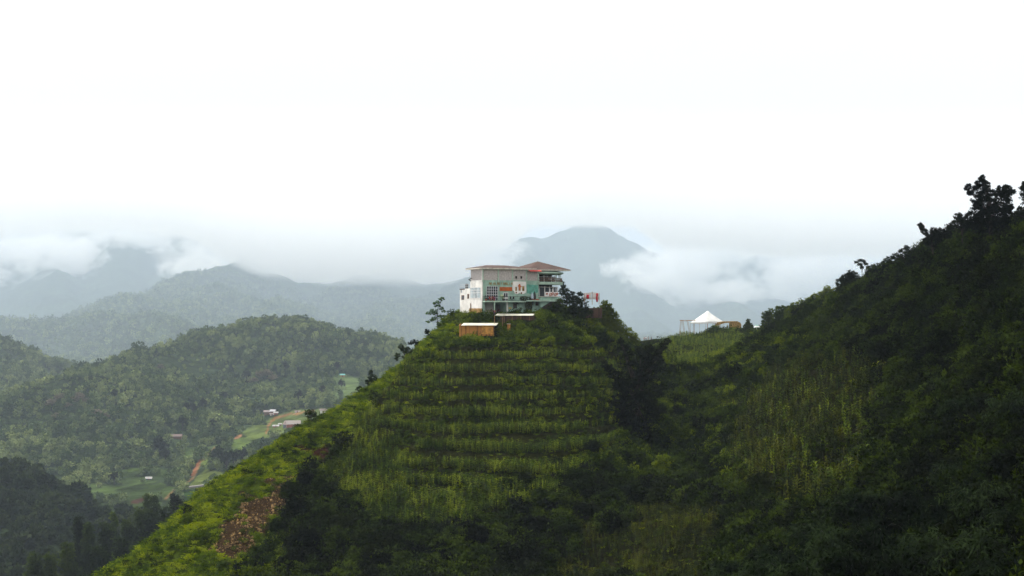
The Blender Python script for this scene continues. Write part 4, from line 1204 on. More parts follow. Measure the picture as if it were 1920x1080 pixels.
# ------------------------------------------------------------------ things standing on and by the house
def parasol(label, u, v, z, h, mat):
    t = empty('folded_parasol', hl(u, v, z), HA, label, 'parasol', 'folded parasols on the terrace')
    MB().lathe([(0.04, 0), (0.04, h)], 0, 0, 6).build('pole', W['iron'], t)
    MB().lathe([(0.16, h * 0.12), (0.36, h * 0.2), (0.30, h * 0.5), (0.12, h * 0.85), (0.02, h)], 0, 0, 9).build('canopy', mat, t)
    return t
parasol('folded black parasol standing on the terrace before the turquoise mural', uf(998.8), -0.9, ZB + 0.17, 2.0, W['iron'])
parasol('folded pale blue parasol beside the black one on the terrace', uf(995), -0.75, ZB + 0.17, 1.75, simple('pale_blue_canopy', (0.45, 0.55, 0.62), 0.9))

def chair(label, u, v, z, rz, mat):
    t = empty('balcony_chair', hl(u, v, z), HA + rz, label, 'chair', 'chairs on the balcony')
    MB().box(-.22, .22, -.22, .22, .40, .45).build('seat', mat, t)
    MB().box(-.22, .22, .19, .23, .451, .92).build('backrest', mat, t)
    for x_ in (-.2, .2):
        for y_ in (-.2, .2): MB().box(x_ - .02, x_ + .02, y_ - .02, y_ + .02, 0, .399).build('leg', mat, t)
chair('red chair at the left end of the balcony', uf(916.5), -0.75, ZB + 0.003, 0.4, W['redtin'])
chair('maroon chair on the balcony in front of the lattice window', uf(920.5), -0.7, ZB + 0.003, -0.5, W['terracotta'])
chair('dark chair on the balcony right of the doors', uf(956), -0.6, ZB + 0.003, 0.2, W['iron'])
chair('black chair farther right along the balcony railing', uf(959.5), -0.65, ZB + 0.003, -0.9, W['iron'])
def pot(label, loc, s, leafm, potm, lf=160, seed=1):
    t = empty('potted_plant', loc, 0, label, 'potted plant')
    MB().lathe([(0.14 * s, 0), (0.22 * s, .3 * s), (0.24 * s, .32 * s), (.2 * s, .32 * s)], 0, 0, 10).build('pot', potm, t)
    L = Leaves(seed); L.blob((0, 0, .6 * s), (.32 * s, .32 * s, .34 * s), lf, .16 * s, .09 * s, 0.1, .2)
    link('foliage', L.mesh('foliage'), leafm, t)
pinkleaf = leaf_mat('magenta_flowers', (0.12, 0.02, 0.06), (0.28, 0.04, 0.12), (0.45, 0.12, 0.22), 0.2, 1)
pot('dark leafy pot plant at the left corner of the balcony', hl(uf(908.6), -0.7, ZB + .003), 1.2, M['deep'], W['terracotta'], seed=2)
pot('pink flowering pot plant behind the balcony railing', hl(uf(923), -0.95, ZB + .003), 1.0, pinkleaf, W['terracotta'], seed=3)
pot('yellowish round pot plant left of the balcony doors', hl(uf(940.5), -0.8, ZB + .003), 1.1, M['grass'], W['iron'], seed=4)
pot('purple flowering pot plant on the ground by the orange post', hl(uf(917.5), -1.6, 0.0), 1.5, pinkleaf, W['iron'], seed=5)
pot('dark red leafy pot plant at the foot of the recess', hl(uf(929), -1.5, 0.0), 1.5, leaf_mat('dark_red_leaves', (0.03, 0.01, 0.01), (0.07, 0.015, 0.015), (0.13, 0.03, 0.03), .2, 1), W['terracotta'], seed=6)
pot('small green pot plant before the teal ground-floor wall', hl(uf(957), -0.9, 0.0), 1.2, M['bush'], W['iron'], seed=7)
# creeper hanging from the balcony end
t = empty('hanging_creeper', hl(uf(984), -0.9, ZB - 3.4), HA, 'dark creeper hanging down the teal wall from the end of the balcony', 'creeper')
L = Leaves(9)
for px, py, r, rz_ in ((980, 561, .75, .7), (986, 562, .7, .8), (984, 569, .45, 1.1), (984.5, 575, .35, 1.0), (991, 566, .4, 1.0), (991, 573, .3, 1.1), (975, 560, .5, .45)):
    u = uf(px); L.blob((u - uf(984), -0.1, zf(py, u) - (ZB - 3.4)), (r, .35, rz_), 330, .2, .13, .6, .4)
link('foliage', L.mesh('foliage'), leaf_mat('creeper_leaves', (0.014, 0.014, 0.007), (0.035, 0.032, 0.014), (0.06, 0.075, 0.02), .2, 2), t)
MB().tube([(0, .3, 3.6), (.1, .25, 2), (0, .3, 0)], .05, 5).build('stem', M['bark'], t)

# people and a motorbike ---------------------------------------------------------------
SKIN = simple('skin', (0.42, 0.25, 0.17), 0.7, 0.08, 8)
HAIR = simple('black_hair', (0.012, 0.010, 0.009), 0.6, 0.2, 8)
def skinned(name, verts, edges, radii, mat, parent, sub=1):
    me = bpy.data.meshes.new(name); me.from_pydata(verts, edges, []); me.update()
    o = link(name, me, mat, parent)
    md = o.modifiers.new('skin', 'SKIN'); md.use_smooth_shade = True
    for i, r in enumerate(radii):
        me.skin_vertices[0].data[i].radius = (r, r) if not hasattr(r, '__len__') else r
    me.skin_vertices[0].data[0].use_root = True
    s = o.modifiers.new('sub', 'SUBSURF'); s.levels = sub; s.render_levels = sub
    return o
def person(label, loc, rz, shirt, trousers, h=1.7, pose='stand', group=None, stride=0.12):
    t = empty('person', loc, rz, label, 'person', group)
    s = h / 1.7
    if pose == 'stand':
        hip_, kn, an = .90, (.47, -.02), (.07, 0)
        legL = [(.09, 0, .86), (.11, -stride, .47), (.11, -stride * .4, .08), (.11, -stride * .4 - .14, .03)]
        legR = [(-.09, 0, .86), (-.11, stride * .5, .47), (-.11, stride, .09), (-.11, stride - .13, .03)]
        zoff = 0
    else:
        legL = [(.10, 0, .50), (.16, -.42, .50), (.16, -.46, .08), (.16, -.60, .03)]
        legR = [(-.10, 0, .50), (-.16, -.42, .50), (-.16, -.46, .08), (-.16, -.60, .03)]
        zoff = -.40
    V = [(0, 0, .92 + zoff), (0, .01, 1.12 + zoff), (0, .01, 1.34 + zoff), (0, 0, 1.44 + zoff), (0, -.01, 1.53 + zoff), (0, -.02, 1.62 + zoff)]
    Rr = [(.14, .10), (.12, .09), (.15, .10), (.055, .055), (.075, .085), (.065, .075)]
    E = [(0, 1), (1, 2), (2, 3), (3, 4), (4, 5)]
    def chain(base, pts, rs):
        p = base
        for q, r in zip(pts, rs):
            V.append(q); Rr.append((r, r)); E.append((p, len(V) - 1)); p = len(V) - 1
    chain(0, legL, (.085, .06, .04, .035)); chain(0, legR, (.085, .06, .04, .035))
    for sd in (1, -1):
        chain(2, [(.18 * sd, 0, 1.36 + zoff), (.23 * sd, .03, 1.10 + zoff), (.22 * sd, -.06, .88 + zoff), (.21 * sd, -.09, .79 + zoff)], (.05, .042, .03, .028))
    body = skinned('body', [tuple(c * s for c in v) for v in V], E, [(a * s, b * s) for a, b in Rr], SKIN, t)
    def garment(name, pts, rs, mat, extra=()):
        VV, EE, RR = [], [], []
        for ch, rr_ in [(pts, rs)] + list(extra):
            p = None
            for q, r in zip(ch, rr_):
                if isinstance(q, int): p = q; continue
                VV.append(tuple(c * s for c in q)); RR.append((r * s, r * s * .8) if not hasattr(r, '__len__') else (r[0] * s, r[1] * s))
                if p is not None: EE.append((p, len(VV) - 1))
                p = len(VV) - 1
        skinned(name, VV, EE, RR, mat, t)
    garment('shirt', [(0, 0, .90 + zoff), (0, .01, 1.12 + zoff), (0, .01, 1.36 + zoff)], [(.16, .12), (.145, .11), (.17, .12)], shirt,
            [([2, (.18, 0, 1.37 + zoff), (.235, .03, 1.12 + zoff)], [0, .07, .055]), ([2, (-.18, 0, 1.37 + zoff), (-.235, .03, 1.12 + zoff)], [0, .07, .055])])
    garment('trousers', [(0, 0, .93 + zoff)], [(.155, .12)], trousers,
            [([0] + legL[:3], [0, .10, .075, .06]), ([0] + legR[:3], [0, .10, .075, .06])])
    hb = MB(); hb.lathe([(.02, 1.70), (.075, 1.69), (.10, 1.64), (.10, 1.58), (.085, 1.54)], 0, .015, 10)
    hb.v = [(x * s, y * s, (z + zoff) * s) for x, y, z in hb.v]
    hb.build('hair', HAIR, t, True)
    fm = simple('face_features', (0.2, 0.09, 0.07), .8) if 'face_features' not in bpy.data.materials else bpy.data.materials['face_features']
    for nm, bx6 in (('nose', (-.012, .012, -.115, -.09, 1.565, 1.60)), ('eye', (-.035, -.018, -.098, -.088, 1.605, 1.615)), ('eye', (.018, .035, -.098, -.088, 1.605, 1.615)), ('mouth', (-.02, .02, -.097, -.088, 1.535, 1.543))):
        nb = MB(); nb.box(*bx6); nb.v = [(x * s, y * s, (z + zoff) * s) for x, y, z in nb.v]; nb.build(nm, fm, t)
    # hands: five short fingers each
    for sd in (1, -1):
        hm_ = MB(); bx_, by_, bz_ = .21 * sd, -.09, .79 + zoff
        for k in range(4): hm_.tube([(bx_, by_ - .03 + k * .02, bz_), (bx_ + .004 * sd, by_ - .036 + k * .021, bz_ - .05), (bx_ - .012 * sd, by_ - .04 + k * .02, bz_ - (.085, .095, .09, .075)[k])], [.011, .009, .007], 5)
        hm_.tube([(bx_, by_ - .035, bz_ + .02), (bx_ - .01 * sd, by_ - .065, bz_ - .01), (bx_ - .015 * sd, by_ - .07, bz_ - .04)], [.012, .01, .008], 5)
        hm_.v = [(x * s, y * s, z * s) for x, y, z in hm_.v]
        hm_.build('fingers', SKIN, t, True)
    return t
c_black = simple('black_cotton', (0.02, 0.02, 0.022), .9); c_white = W['cloth_white']; c_pink = simple('pink_cotton', (0.45, 0.20, 0.24), .9)
c_grey = simple('grey_cotton', (0.28, 0.30, 0.30), .9); c_navy = simple('navy_cotton', (0.02, 0.025, 0.05), .9)
G_ = 'people standing on the saddle path'
for px, lab, a, b_, h, rz in ((1207.8, 'person in a pink top and dark trousers, leftmost of the group on the path', c_pink, c_navy, 1.6, .6),
                              (1211.2, 'person in a white top and black trousers on the saddle path', c_white, c_black, 1.72, -.3),
                              (1216.0, 'person in a grey top and grey trousers between the others on the path', c_grey, c_grey, 1.75, .2),
                              (1221.2, 'person all in black at the right end of the group on the path', c_black, c_black, 1.68, 1.0)):
    x_, y_, _ = P(px, 642, 439 + (px % 3))
    person(lab, (x_, y_, float(hn(x_, y_)) + 0.05), rz, a, b_, h, group=G_)
x_, y_, z_ = hl(uf(911.5), -1.9, 0)
person('person in dark clothes sitting by the corner of the house', (x_, y_, float(hn(x_, y_)) + .1), HA + .5, c_black, c_navy, 1.65, 'sit')
MB().box(-.25, .25, -.2, .2, 0, .42).build('stool', W['wood_dark'], None, loc=(x_, y_ + .02, float(hn(x_, y_)) + .02))
tag(bpy.data.objects['stool'], 'dark wooden stool under the person by the house corner', 'stool')
def motorbike(label, loc, rz, paint):
    t = empty('motorbike', loc, rz, label, 'motorbike')
    for x_ in (-.62, .62):
        w = MB(); k = 16
        w.tube([(x_ + .29 * math.cos(2 * math.pi * i / k), 0, .30 + .29 * math.sin(2 * math.pi * i / k)) for i in range(k + 1)], .045, 6)
        o = w.build('wheel', W['iron'], t)
        sp = MB()
        for i in range(6): sp.tube([(x_, 0, .30), (x_ + .27 * math.cos(i), 0, .30 + .27 * math.sin(i))], .01, 4)
        sp.build('rim', W['frame'], o)
    MB().prism([(-.75, .62), (-.45, .40), (-.1, .32), (.3, .35), (.42, .55), (.5, .9), (.38, .92), (.22, .5), (-.1, .55), (-.3, .70), (-.8, .74)], -.11, .11, 'y').build('body', paint, t)
    MB().box(-.6, .02, -.12, .12, .72, .80).build('seat', W['iron'], t)
    MB().tube([(.42, -.30, 1.0), (.45, 0, .95), (.42, .30, 1.0)], .02, 6).tube([(.45, 0, .95), (.62, 0, .30)], .03, 6).build('handlebar', W['iron'], t)
    MB().lathe([(.07, .86), (.09, .9), (.07, .95)], .55, 0, 10).build('headlight', W['frame'], t)
x_, y_, z_ = hl(uf(914.5), -2.3, 0)
motorbike('purple motorbike parked before the recess of the teal house', (x_, y_, float(hn(x_, y_)) + .05), HA + .2, simple('purple_paint', (0.16, 0.03, 0.14), .3))

# ------------------------------------------------------------------ sheds below the house
def shed(name, label, cat, px0, px1, pyt, pyb, Y, depth, wall, roofm, roof_px, rz=0.0, back=0.35, extra=None):
    x0, _, zb_ = P(px0, pyb, Y); x1, _, zt_ = P(px1, pyt, Y)
    t = empty(name, (x0, Y, zb_), rz, label, cat)
    w, h = x1 - x0, zt_ - zb_
    MB().box(0, w, 0, 0.08, -1.0, h).build('wall', wall, t)
    MB().box(0, w, depth - .08, depth, -1.0, h + back).build('wall', wall, t)
    MB().prism([(0.083, -1.0), (depth - .083, -1.0), (depth - .083, h + back), (0.083, h)], w - .08, w, 'x').build('wall', W['wood_dark'], t)
    MB().prism([(0.083, -1.0), (depth - .083, -1.0), (depth - .083, h + back), (0.083, h)], 0, .08, 'x').build('wall', W['wood_y'] if wall is W['wood_orange'] else wall, t)
    (rx0, rx1) = roof_px
    a, b = rx0 - px0, rx1 - px1
    a *= Y / F; b *= Y / F
    # corrugated sheet roof, low at the front
    r = MB(); n = 60; sk = 0.7
    for i in range(n):
        u0_ = a + (w + b - a) * i / n; u1_ = a + (w + b - a) * (i + 1) / n; q0, q1 = (0.03, 0) if i % 2 else (0, 0.03)
        r.quad((u0_ - sk * 0.3, -.45, h - .02 + q0), (u1_ - sk * .3, -.45, h - .02 + q1), (u1_ + sk * .3, depth + .4, h + back + .12 + q1), (u0_ + sk * .3, depth + .4, h + back + .12 + q0))
        r.quad((u0_ - sk * 0.3, -.45, h - .06 + q0), (u0_ + sk * .3, depth + .4, h + back + .08 + q0), (u1_ + sk * .3, depth + .4, h + back + .08 + q1), (u1_ - sk * .3, -.45, h - .06 + q1))
    r.build('roof', roofm, t)
    return t, w, h
t, w, h = shed('board_shed', 'low orange board shed with a pale tin roof on the slope below the house', 'shed', 861, 926, 610, 624.5, 261.0, 3.2, W['wood_orange'], W['tin'], (866, 932), back=0.30)
for x_ in (w * .30, w * .62): MB().box(x_ - .05, x_ + .05, -.05, -.003, -.6, h).build('batten', W['wood_y'], t)
MB().box(w * .66, w * .97, -.04, -.003, -.2, h * .92).build('door', simple('bright_orange_door', (0.55, 0.28, 0.06), .85, .25, 1.5), t)
t, w, h = shed('board_shed', 'dark brown shed with a pale sheet roof right under the teal house', 'shed', 938, 1002, 591.5, 607, 266.0, 3.2, W['wood_dark'], W['tin'], (930, 1001), back=0.22)
for f_ in (.12, .35, .6, .85): MB().box(w * f_ - .05, w * f_ + .05, -.06, -.003, -.6, h).build('post', W['bamboo_pole'], t)
t = empty('lean_to_roof', (-3.4, 264.6, -1.2), 0, 'small pale roof sheet on posts at the left of the dark shed', 'lean-to')
x0, _, z0 = P(926.5, 591.5, 264.6); x1, _, z1 = P(953, 588, 264.6)
t.location = (x0, 263.6, float(hn(x0, 263.6)))
zz = z0 - t.location[2]; ww = x1 - x0
MB().prism([(0, zz), (ww * .62, zz - .12), (ww, zz + .28), (ww * .5, zz + .38)], -.0, 1.6, 'y').build('roof', W['tin'], t)
for x_ in (.1, ww * .6): MB().tube([(x_, .2, -.2), (x_, .2, zz - .02)], .05, 6).build('post', W['bamboo_pole'], t)
t = empty('gate_post', P(954, 622, 262.5), 0, 'square tan post standing in the weeds under the dark shed', 'post')
t.location = (t.location[0], 262.5, float(hn(t.location[0], 262.5)) - .1)
MB().box(-.33, .33, -.15, .15, 0, 1.9).build('boards', W['wood_orange'], t)
MB().box(-.38, .38, -.2, .2, 1.903, 2.0).build('cap', W['tin'], t)

# ------------------------------------------------------------------ cloth stand at the right of the plateau
Yc = 287.0
cx_, _, cz_ = P(1110, 566, Yc)
t = empty('drying_frame', (cx_, Yc, cz_ - .6), 0.1, 'wooden drying frame at the right edge of the hilltop', 'drying frame')
for px, py in ((1095.5, 549.5), (1110.5, 546.5), (1123.5, 549.5)):
    a = (px - 1110) / F * Yc; MB().tube([(a, 0, 0), (a, 0, (HZ - py) / F * Yc - cz_ + .6)], .06, 6).build('post', W['bamboo_pole'], t)
MB().tube([(-1.8, 0, 2.45), (0, 0, 2.65), (1.7, 0, 2.5)], .04, 6).tube([(-1.8, 0, 1.5), (1.7, 0, 1.5)], .035, 6).build('crossbar', W['bamboo_pole'], t)
def cloth(label, p0, p1, q0, q1, dy, mat, grp=None):
    x0, _, zt_ = P(p0, q0, Yc + dy); x1, _, zb_ = P(p1, q1, Yc + dy)
    m_ = MB(); n = 14; w_ = x1 - x0; hh = zt_ - zb_
    for i in range(n):
        for j in range(6):
            def pt(i_, j_): return (w_ * i_ / n + .04 * math.sin(j_ * 1.3 + i_), .07 * math.sin(i_ * 1.5) * (j_ / 6 + .2) + .03 * math.sin(i_ * .7 + j_), hh * (1 - j_ / 6) + .06 * math.sin(i_ * .9) * j_ / 6)
            m_.quad(pt(i, j + 1), pt(i + 1, j + 1), pt(i + 1, j), pt(i, j))
    o = m_.build('hanging_cloth', mat, None, True, loc=(x0, Yc + dy, zb_))
    sm = o.modifiers.new('thickness', 'SOLIDIFY'); sm.thickness = .01
    tag(o, label, 'cloth', grp)
cloth('large white cloth hung on the left half of the drying frame', 1094.5, 1109, 549.5, 561, .12, W['cloth_white'])
cloth('white cloth on the right half of the drying frame', 1111.5, 1122.8, 549.5, 561, .12, W['cloth_white'])
cloth('short red cloth folded over the left half of the drying frame', 1099.5, 1104.5, 552.5, 560, -.12, W['cloth_red'])
cloth('long red cloth hanging at the right end of the drying frame', 1117.5, 1121, 550.3, 566, -.12, W['cloth_red'])
t = empty('board_fence', (0, 0, 0), 0, 'dark weathered board fence along the plateau behind the bushes', 'fence')
fx0, _, _ = P(1052, 570, 284); fx1, _, _ = P(1128, 570, 284); t.location = (fx0, 284.0, -1.4)
MB().box(0, fx1 - fx0, 0, .08, -.5, 1.7).build('boards', W['wood_dark'], t)
for i in range(6):
    x_ = (fx1 - fx0) * i / 5; MB().box(x_ - .06, x_ + .06, -.12, -.003, -.6, 1.9).build('post', W['wood_dark'], t)

# ------------------------------------------------------------------ on the saddle: tent, pole frame, arched hut, small canopy
Yt = 460.0
tx, _, _ = P(1326.5, 627, Yt); tz = float(hn(tx, Yt))
t = empty('canopy_tent', (tx, Yt, tz), 0.25, 'white peaked canopy tent on the saddle', 'tent')
pk = (HZ - 582.5) / F * Yt - tz; ev = (HZ - 604.5) / F * Yt - tz
c = MB(); n = 32; a_, b_ = 6.3, 4.6
def rim(i):
    th = 2 * math.pi * i / n; return (a_ * math.cos(th), b_ * math.sin(th), ev + .25 * abs(math.cos(th * 2)) - 0.25)
rings = []
for j in range(7):
    f_ = j / 6; rings.append([(rim(i)[0] * f_ + .001 * math.cos(i), rim(i)[1] * f_ + .001 * math.sin(i), pk + (rim(i)[2] - pk) * (f_ ** 0.93) - .12 * math.sin(math.pi * f_) * (1 if i % 4 == 0 else 0)) for i in range(n)])
for j in range(6):
    for i in range(n): k = (i + 1) % n; c.quad(rings[j][i], rings[j + 1][i], rings[j + 1][k], rings[j][k])
o = c.build('canopy', W['canvas'], t, True); sm = o.modifiers.new('thickness', 'SOLIDIFY'); sm.thickness = .02
sv = MB()
for i in range(n): 
    k = (i + 1) % n; p, q = rim(i), rim(k); sv.quad((p[0], p[1], p[2] - .3), (q[0], q[1], q[2] - .3), (q[0], q[1], q[2] - .004), (p[0], p[1], p[2] - .004))
sv.build('valance', W['canvas'], t)
MB().tube([(0, 0, 0), (0, 0, pk - .05)], .10, 8).build('pole', W['terracotta'], t)
for i in (2, 7, 11, 15, 20, 25, 29): p = rim(i); MB().tube([(p[0], p[1], -.2), (p[0], p[1], p[2] - .05)], .045, 6).build('pole', W['bamboo_pole'], t)
Yf = 458.0
fx, _, _ = P(1289, 626, Yf); fz = float(hn(fx, Yf))
t = empty('pole_frame', (fx, Yf, fz), 0, 'open frame of thin poles left of the white tent', 'frame')
zt_ = (HZ - 600.5) / F * Yf - fz
for px, px2 in ((1275, 1278), (1285, 1281), (1296, 1289.5), (1302, 1302)):
    for dy in (0, 2.6):
        a = (px - 1289) / F * Yf; b = (px2 - 1289) / F * Yf; MB().tube([(a, dy, -.2), (b, dy, zt_)], .06, 6).build('pole', W['bamboo_pole'], t)
MB().tube([(-2.6, 0, zt_ - .1), (-.8, 0, zt_ - .25), (3.6, 0, zt_ + .1)], .09, 6).tube([(-2.6, 2.6, zt_), (3.6, 2.6, zt_)], .06, 6).tube([(-2.3, 0, zt_), (-2.3, 2.6, zt_)], .06, 6).tube([(2.4, 0, zt_), (2.4, 2.6, zt_)], .06, 6).tube([(-2.6, 0, .9), (2.5, 0, .7)], .04, 6).build('crossbar', W['bamboo_pole'], t)
Yh = 456.0
hx0, _, _ = P(1343, 621, Yh); hx1, _, _ = P(1390, 621, Yh); hz_ = float(hn((hx0 + hx1) / 2, Yh)); ww = hx1 - hx0
t = empty('bamboo_hut', (hx0, Yh, hz_), 0, 'tan woven bamboo hut with a rounded roof right of the tent', 'hut')
top_ = (HZ - 603) / F * Yh - hz_
s_x = ww * .57
MB().prism([(s_x, 0), (ww, 0), (ww, top_ * .75), (ww * .96, top_ * .93), (ww * .86, top_), (s_x, top_)], 0, .12, 'y').build('wall', W['thatch'], t)
MB().prism([(s_x, 0), (ww, 0), (ww, top_ * .75), (ww * .96, top_ * .93), (ww * .86, top_), (s_x, top_)], 3.0, 3.1, 'y').build('wall', W['thatch'], t)
MB().prism([(0, top_ * .72), (.3, top_ * .95), (ww * .35, top_ * 1.02), (ww * .86, top_ * 1.03), (ww, top_ * .8), (ww * .98, top_ * .74), (ww * .84, top_ * .95), (ww * .3, top_ * .88), (.1, top_ * .66)], -.25, 3.4, 'y').build('roof', W['thatch'], t)
for x_ in (.15, ww * .12, ww * .44, s_x - .1): MB().box(x_ - .14, x_ + .14, 0, .25, 0, top_ * .75).build('post', W['thatch'] if x_ > 1 else W['wood_dark'], t)
MB().box(.3, s_x, .02, .12, 0, .75).build('counter', W['terracotta'], t)
MB().box(.4, s_x - .1, 2.7, 2.78, .9, 1.9).build('back_panel', W['fascia'], t)
# benches and goods below the tent
def bench(label, px, Y, w_, mat):
    x_, _, _ = P(px, 622, Y); z_ = float(hn(x_, Y))
    t = empty('low_table', (x_, Y, z_), .1, label, 'table', 'low tables under the tent')
    MB().box(-w_ / 2, w_ / 2, -.4, .4, .68, .74).build('tabletop', mat, t)
    for a in (-1, 1):
        for b in (-1, 1): MB().box(a * (w_ / 2 - .1) - .04, a * (w_ / 2 - .1) + .04, b * .3 - .04, b * .3 + .04, 0, .679).build('leg', W['wood_dark'], t)
bench('low table with a white top under the left side of the tent', 1303, 459, 1.3, W['cloth_white'])
bench('low reddish table at the foot of the tent pole', 1320, 457.5, 2.2, W['terracotta'])
bench('dark low table between the tent pole and the bamboo hut', 1336, 457.8, 1.6, W['wood_dark'])
def barrel(label, px, Y, mat, s=1.0):
    x_, _, _ = P(px, 622, Y); z_ = float(hn(x_, Y))
    t = empty('barrel', (x_, Y, z_), 0, label, 'barrel')
    MB().lathe([(.28 * s, 0), (.34 * s, .2 * s), (.36 * s, .5 * s), (.34 * s, .8 * s), (.28 * s, 1.0 * s)], 0, 0, 12).build('drum', mat, t)
    MB().lathe([(.30 * s, 1.003 * s), (.30 * s, 1.05 * s)], 0, 0, 12).build('lid', W['iron'], t)
barrel('black barrel right of the tent pole', 1327, 455.5, W['iron'], 1.2)
barrel('pale barrel left of the tent pole', 1314, 456, W['cloth_white'], 1.0)
Yg = 400.0
gx_, _, _ = P(1419, 619, Yg); gz_ = float(hn(gx_, Yg)) 
t = empty('garden_umbrella', (gx_, Yg, gz_), 0, 'small white umbrella with a green top beside the right-hand thicket', 'umbrella')
up_ = (HZ - 609) / F * Yg - gz_; up_ = max(up_, 2.0)
MB().lathe([(1.05, up_ - .75), (.55, up_ - .3)], 0, 0, 8).build('canopy', W['canvas'], t)
MB().lathe([(.55, up_ - .296), (.02, up_)], 0, 0, 8).build('cap', W['turq'], t)
MB().tube([(0, 0, 0), (0, 0, up_ - .3)], .04, 6).build('pole', W['frame'], t)

# ------------------------------------------------------------------ farmhouses across the valley
def farmhouse(label, px, py, Yd, w, d, h, rz, wall, roof, rise=1.6, grp=None):
    x_, y_, z_ = P(px, py, Yd)
    # slide along the line of sight to where it meets the hill
    for yy in np.arange(Yd * .7, Yd * 1.5, 4.0):
        if HZ - F * float(hm((px - 960) / F * yy, yy)) / yy < py: break
    x_ = (px - 960) / F * yy; z_ = float(hm(x_, yy))
    t = empty('farmhouse', (x_, yy, z_ - .3), rz, label, 'farmhouse', grp)
    MB().box(-w / 2, w / 2, -d / 2, d / 2, -2, h).prism([(-d / 2, h), (d / 2, h), (0, h + rise * .92)], -w / 2, w / 2, 'x').build('wall', wall, t)
    o_ = .7
    MB().quad((-w / 2 - o_, -d / 2 - o_, h - .35), (w / 2 + o_, -d / 2 - o_, h - .35), (w / 2 + o_, 0, h + rise), (-w / 2 - o_, 0, h + rise)).quad((w / 2 + o_, d / 2 + o_, h - .35), (-w / 2 - o_, d / 2 + o_, h - .35), (-w / 2 - o_, 0, h + rise), (w / 2 + o_, 0, h + rise)).build('roof', roof, t)
    MB().box(-.6, .6, -d / 2 - .06, -d / 2 - .003, 0, 2.0).build('door', W['brownframe'], t)
    return yy
pink_roof = simple('pinkish_tin_roof', (0.24, 0.19, 0.19), .7, .15, .3); white_roof = simple('bright_tin_roof', (0.34, 0.33, 0.33), .6, .1, .3)
brown_roof = simple('faded_brown_roof', (0.22, 0.17, 0.16), .8, .2, .3); red_wall = simple('red_brick_wall', (0.30, 0.08, 0.04), .9, .2, .5)
GF = 'farmhouses across the valley'
farmhouse('long farmhouse with a pinkish roof, highest of the hamlet by the orange track', 503, 776, 1260, 8.5, 5, 2.6, .1, W['brownframe'], pink_roof, grp=GF)
farmhouse('farmhouse with a grey roof at the right end of the long pink-roofed one', 512, 775.5, 1265, 5, 5, 2.4, -.1, W['brownframe'], simple('grey_tin_roof', (0.40, 0.40, 0.43), .7), grp=GF)
farmhouse('small white-roofed hut just below the pink-roofed farmhouse', 517.5, 778.5, 1245, 4, 3.5, 2.0, .1, red_wall, white_roof, 1.0, grp=GF)
farmhouse('low pale hut left below the pink-roofed farmhouse', 510, 780, 1240, 4, 3, 1.6, .2, W['fascia'], pink_roof, .8, grp=GF)
farmhouse('large farmhouse with a wide white roof next to the grassy hill edge', 550, 800, 1200, 12, 7, 3.0, .25, red_wall, simple('cream_tin_roof', (0.30, 0.26, 0.24), .7), 3.0, grp=GF)
farmhouse('dark gabled farmhouse touching the wide white-roofed one', 539, 801, 1195, 4.5, 7, 3.2, -.5, simple('blue_grey_wall', (0.12, 0.16, 0.22), .9), brown_roof, 3.0, grp=GF)
farmhouse('small bright white-roofed hut beside the red patch of earth', 517.5, 801.5, 1190, 5, 3.5, 1.7, .05, red_wall, white_roof, .9, grp=GF)
farmhouse('tiny white hut above the small bright-roofed one', 525, 798.5, 1200, 2.2, 2.2, 2.2, .05, red_wall, white_roof, .6, grp=GF)
farmhouse('farmhouse with a faded pinkish brown roof among dark trees above the terraces', 331, 823, 1230, 10, 5, 2.4, .05, W['brownframe'], simple('dusty_pink_roof', (0.16, 0.11, 0.10), .8), 1.6, grp=GF)
farmhouse('small white-roofed hut on the green slope in the valley', 279, 900, 1100, 4.2, 3.5, 1.8, .2, simple('blue_wall', (0.05, 0.11, 0.13), .9), white_roof, 1.1, grp=GF)
farmhouse('grey hut half hidden at the far end of the upper field', 558, 773, 1290, 5, 3, 1.3, 0, W['grey'], brown_roof, .8, grp=GF)
farmhouse('white walled farmhouse partly behind the grassy hill edge', 606, 774, 1290, 6, 4, 2.6, .1, W['white'], brown_roof, 1.4, grp=GF)
farmhouse('tan hut beside the pale field right of the wooded hill', 642, 707, 1500, 5, 4, 2.4, .2, W['stone'], simple('teal_tin_roof', (0.12, 0.35, 0.33), .7), 1.2, grp=GF)
# pale greenhouse strip along the lowest field
def on_hill(px, py, Yd=1100):
    for yy in np.arange(Yd * .8, Yd * 1.6, 2.0):
        x_ = (px - 960) / F * yy
        if HZ - F * float(hm(x_, yy)) / yy < py: break
    return Vector((x_, yy, float(hm(x_, yy))))
pts = [on_hill(a, b, 1000) for a, b in ((354, 916), (366, 914), (378, 911), (392, 909.5), (402, 910), (410, 911.5))]
pts = [Vector((p.x, pts[0].y + (p.x - pts[0].x) * .25, p.z)) for p in pts]
for p in pts: p.z = float(hm(p.x, p.y))
m_ = MB()
for a, b in zip(pts[:-1], pts[1:]):
    m_.quad((a.x, a.y, a.z - .5), (b.x, b.y, b.z - .5), (b.x, b.y, b.z + 1.3), (a.x, a.y, a.z + 1.3))
    m_.quad((a.x, a.y, a.z + 1.3), (b.x, b.y, b.z + 1.3), (b.x, b.y + 2.2, b.z + 1.5), (a.x, a.y + 2.2, a.z + 1.5))
    m_.quad((b.x, b.y + 2.2, b.z - .5), (a.x, a.y + 2.2, a.z - .5), (a.x, a.y + 2.2, a.z + 1.5), (b.x, b.y + 2.2, b.z + 1.5))
o = m_.build('stone_wall', simple('pale_wall', (0.28, 0.26, 0.25), .9, .1, .3)); tag(o, 'long pale low wall along the top edge of the lowest green field', 'wall')

# ================================================================== single trees and shrubs
def ground_at(px, Y, far=False):
    x = (px - 960) / F * Y
    return x, Y, float(hm(x, Y) if far else hn(x, Y))

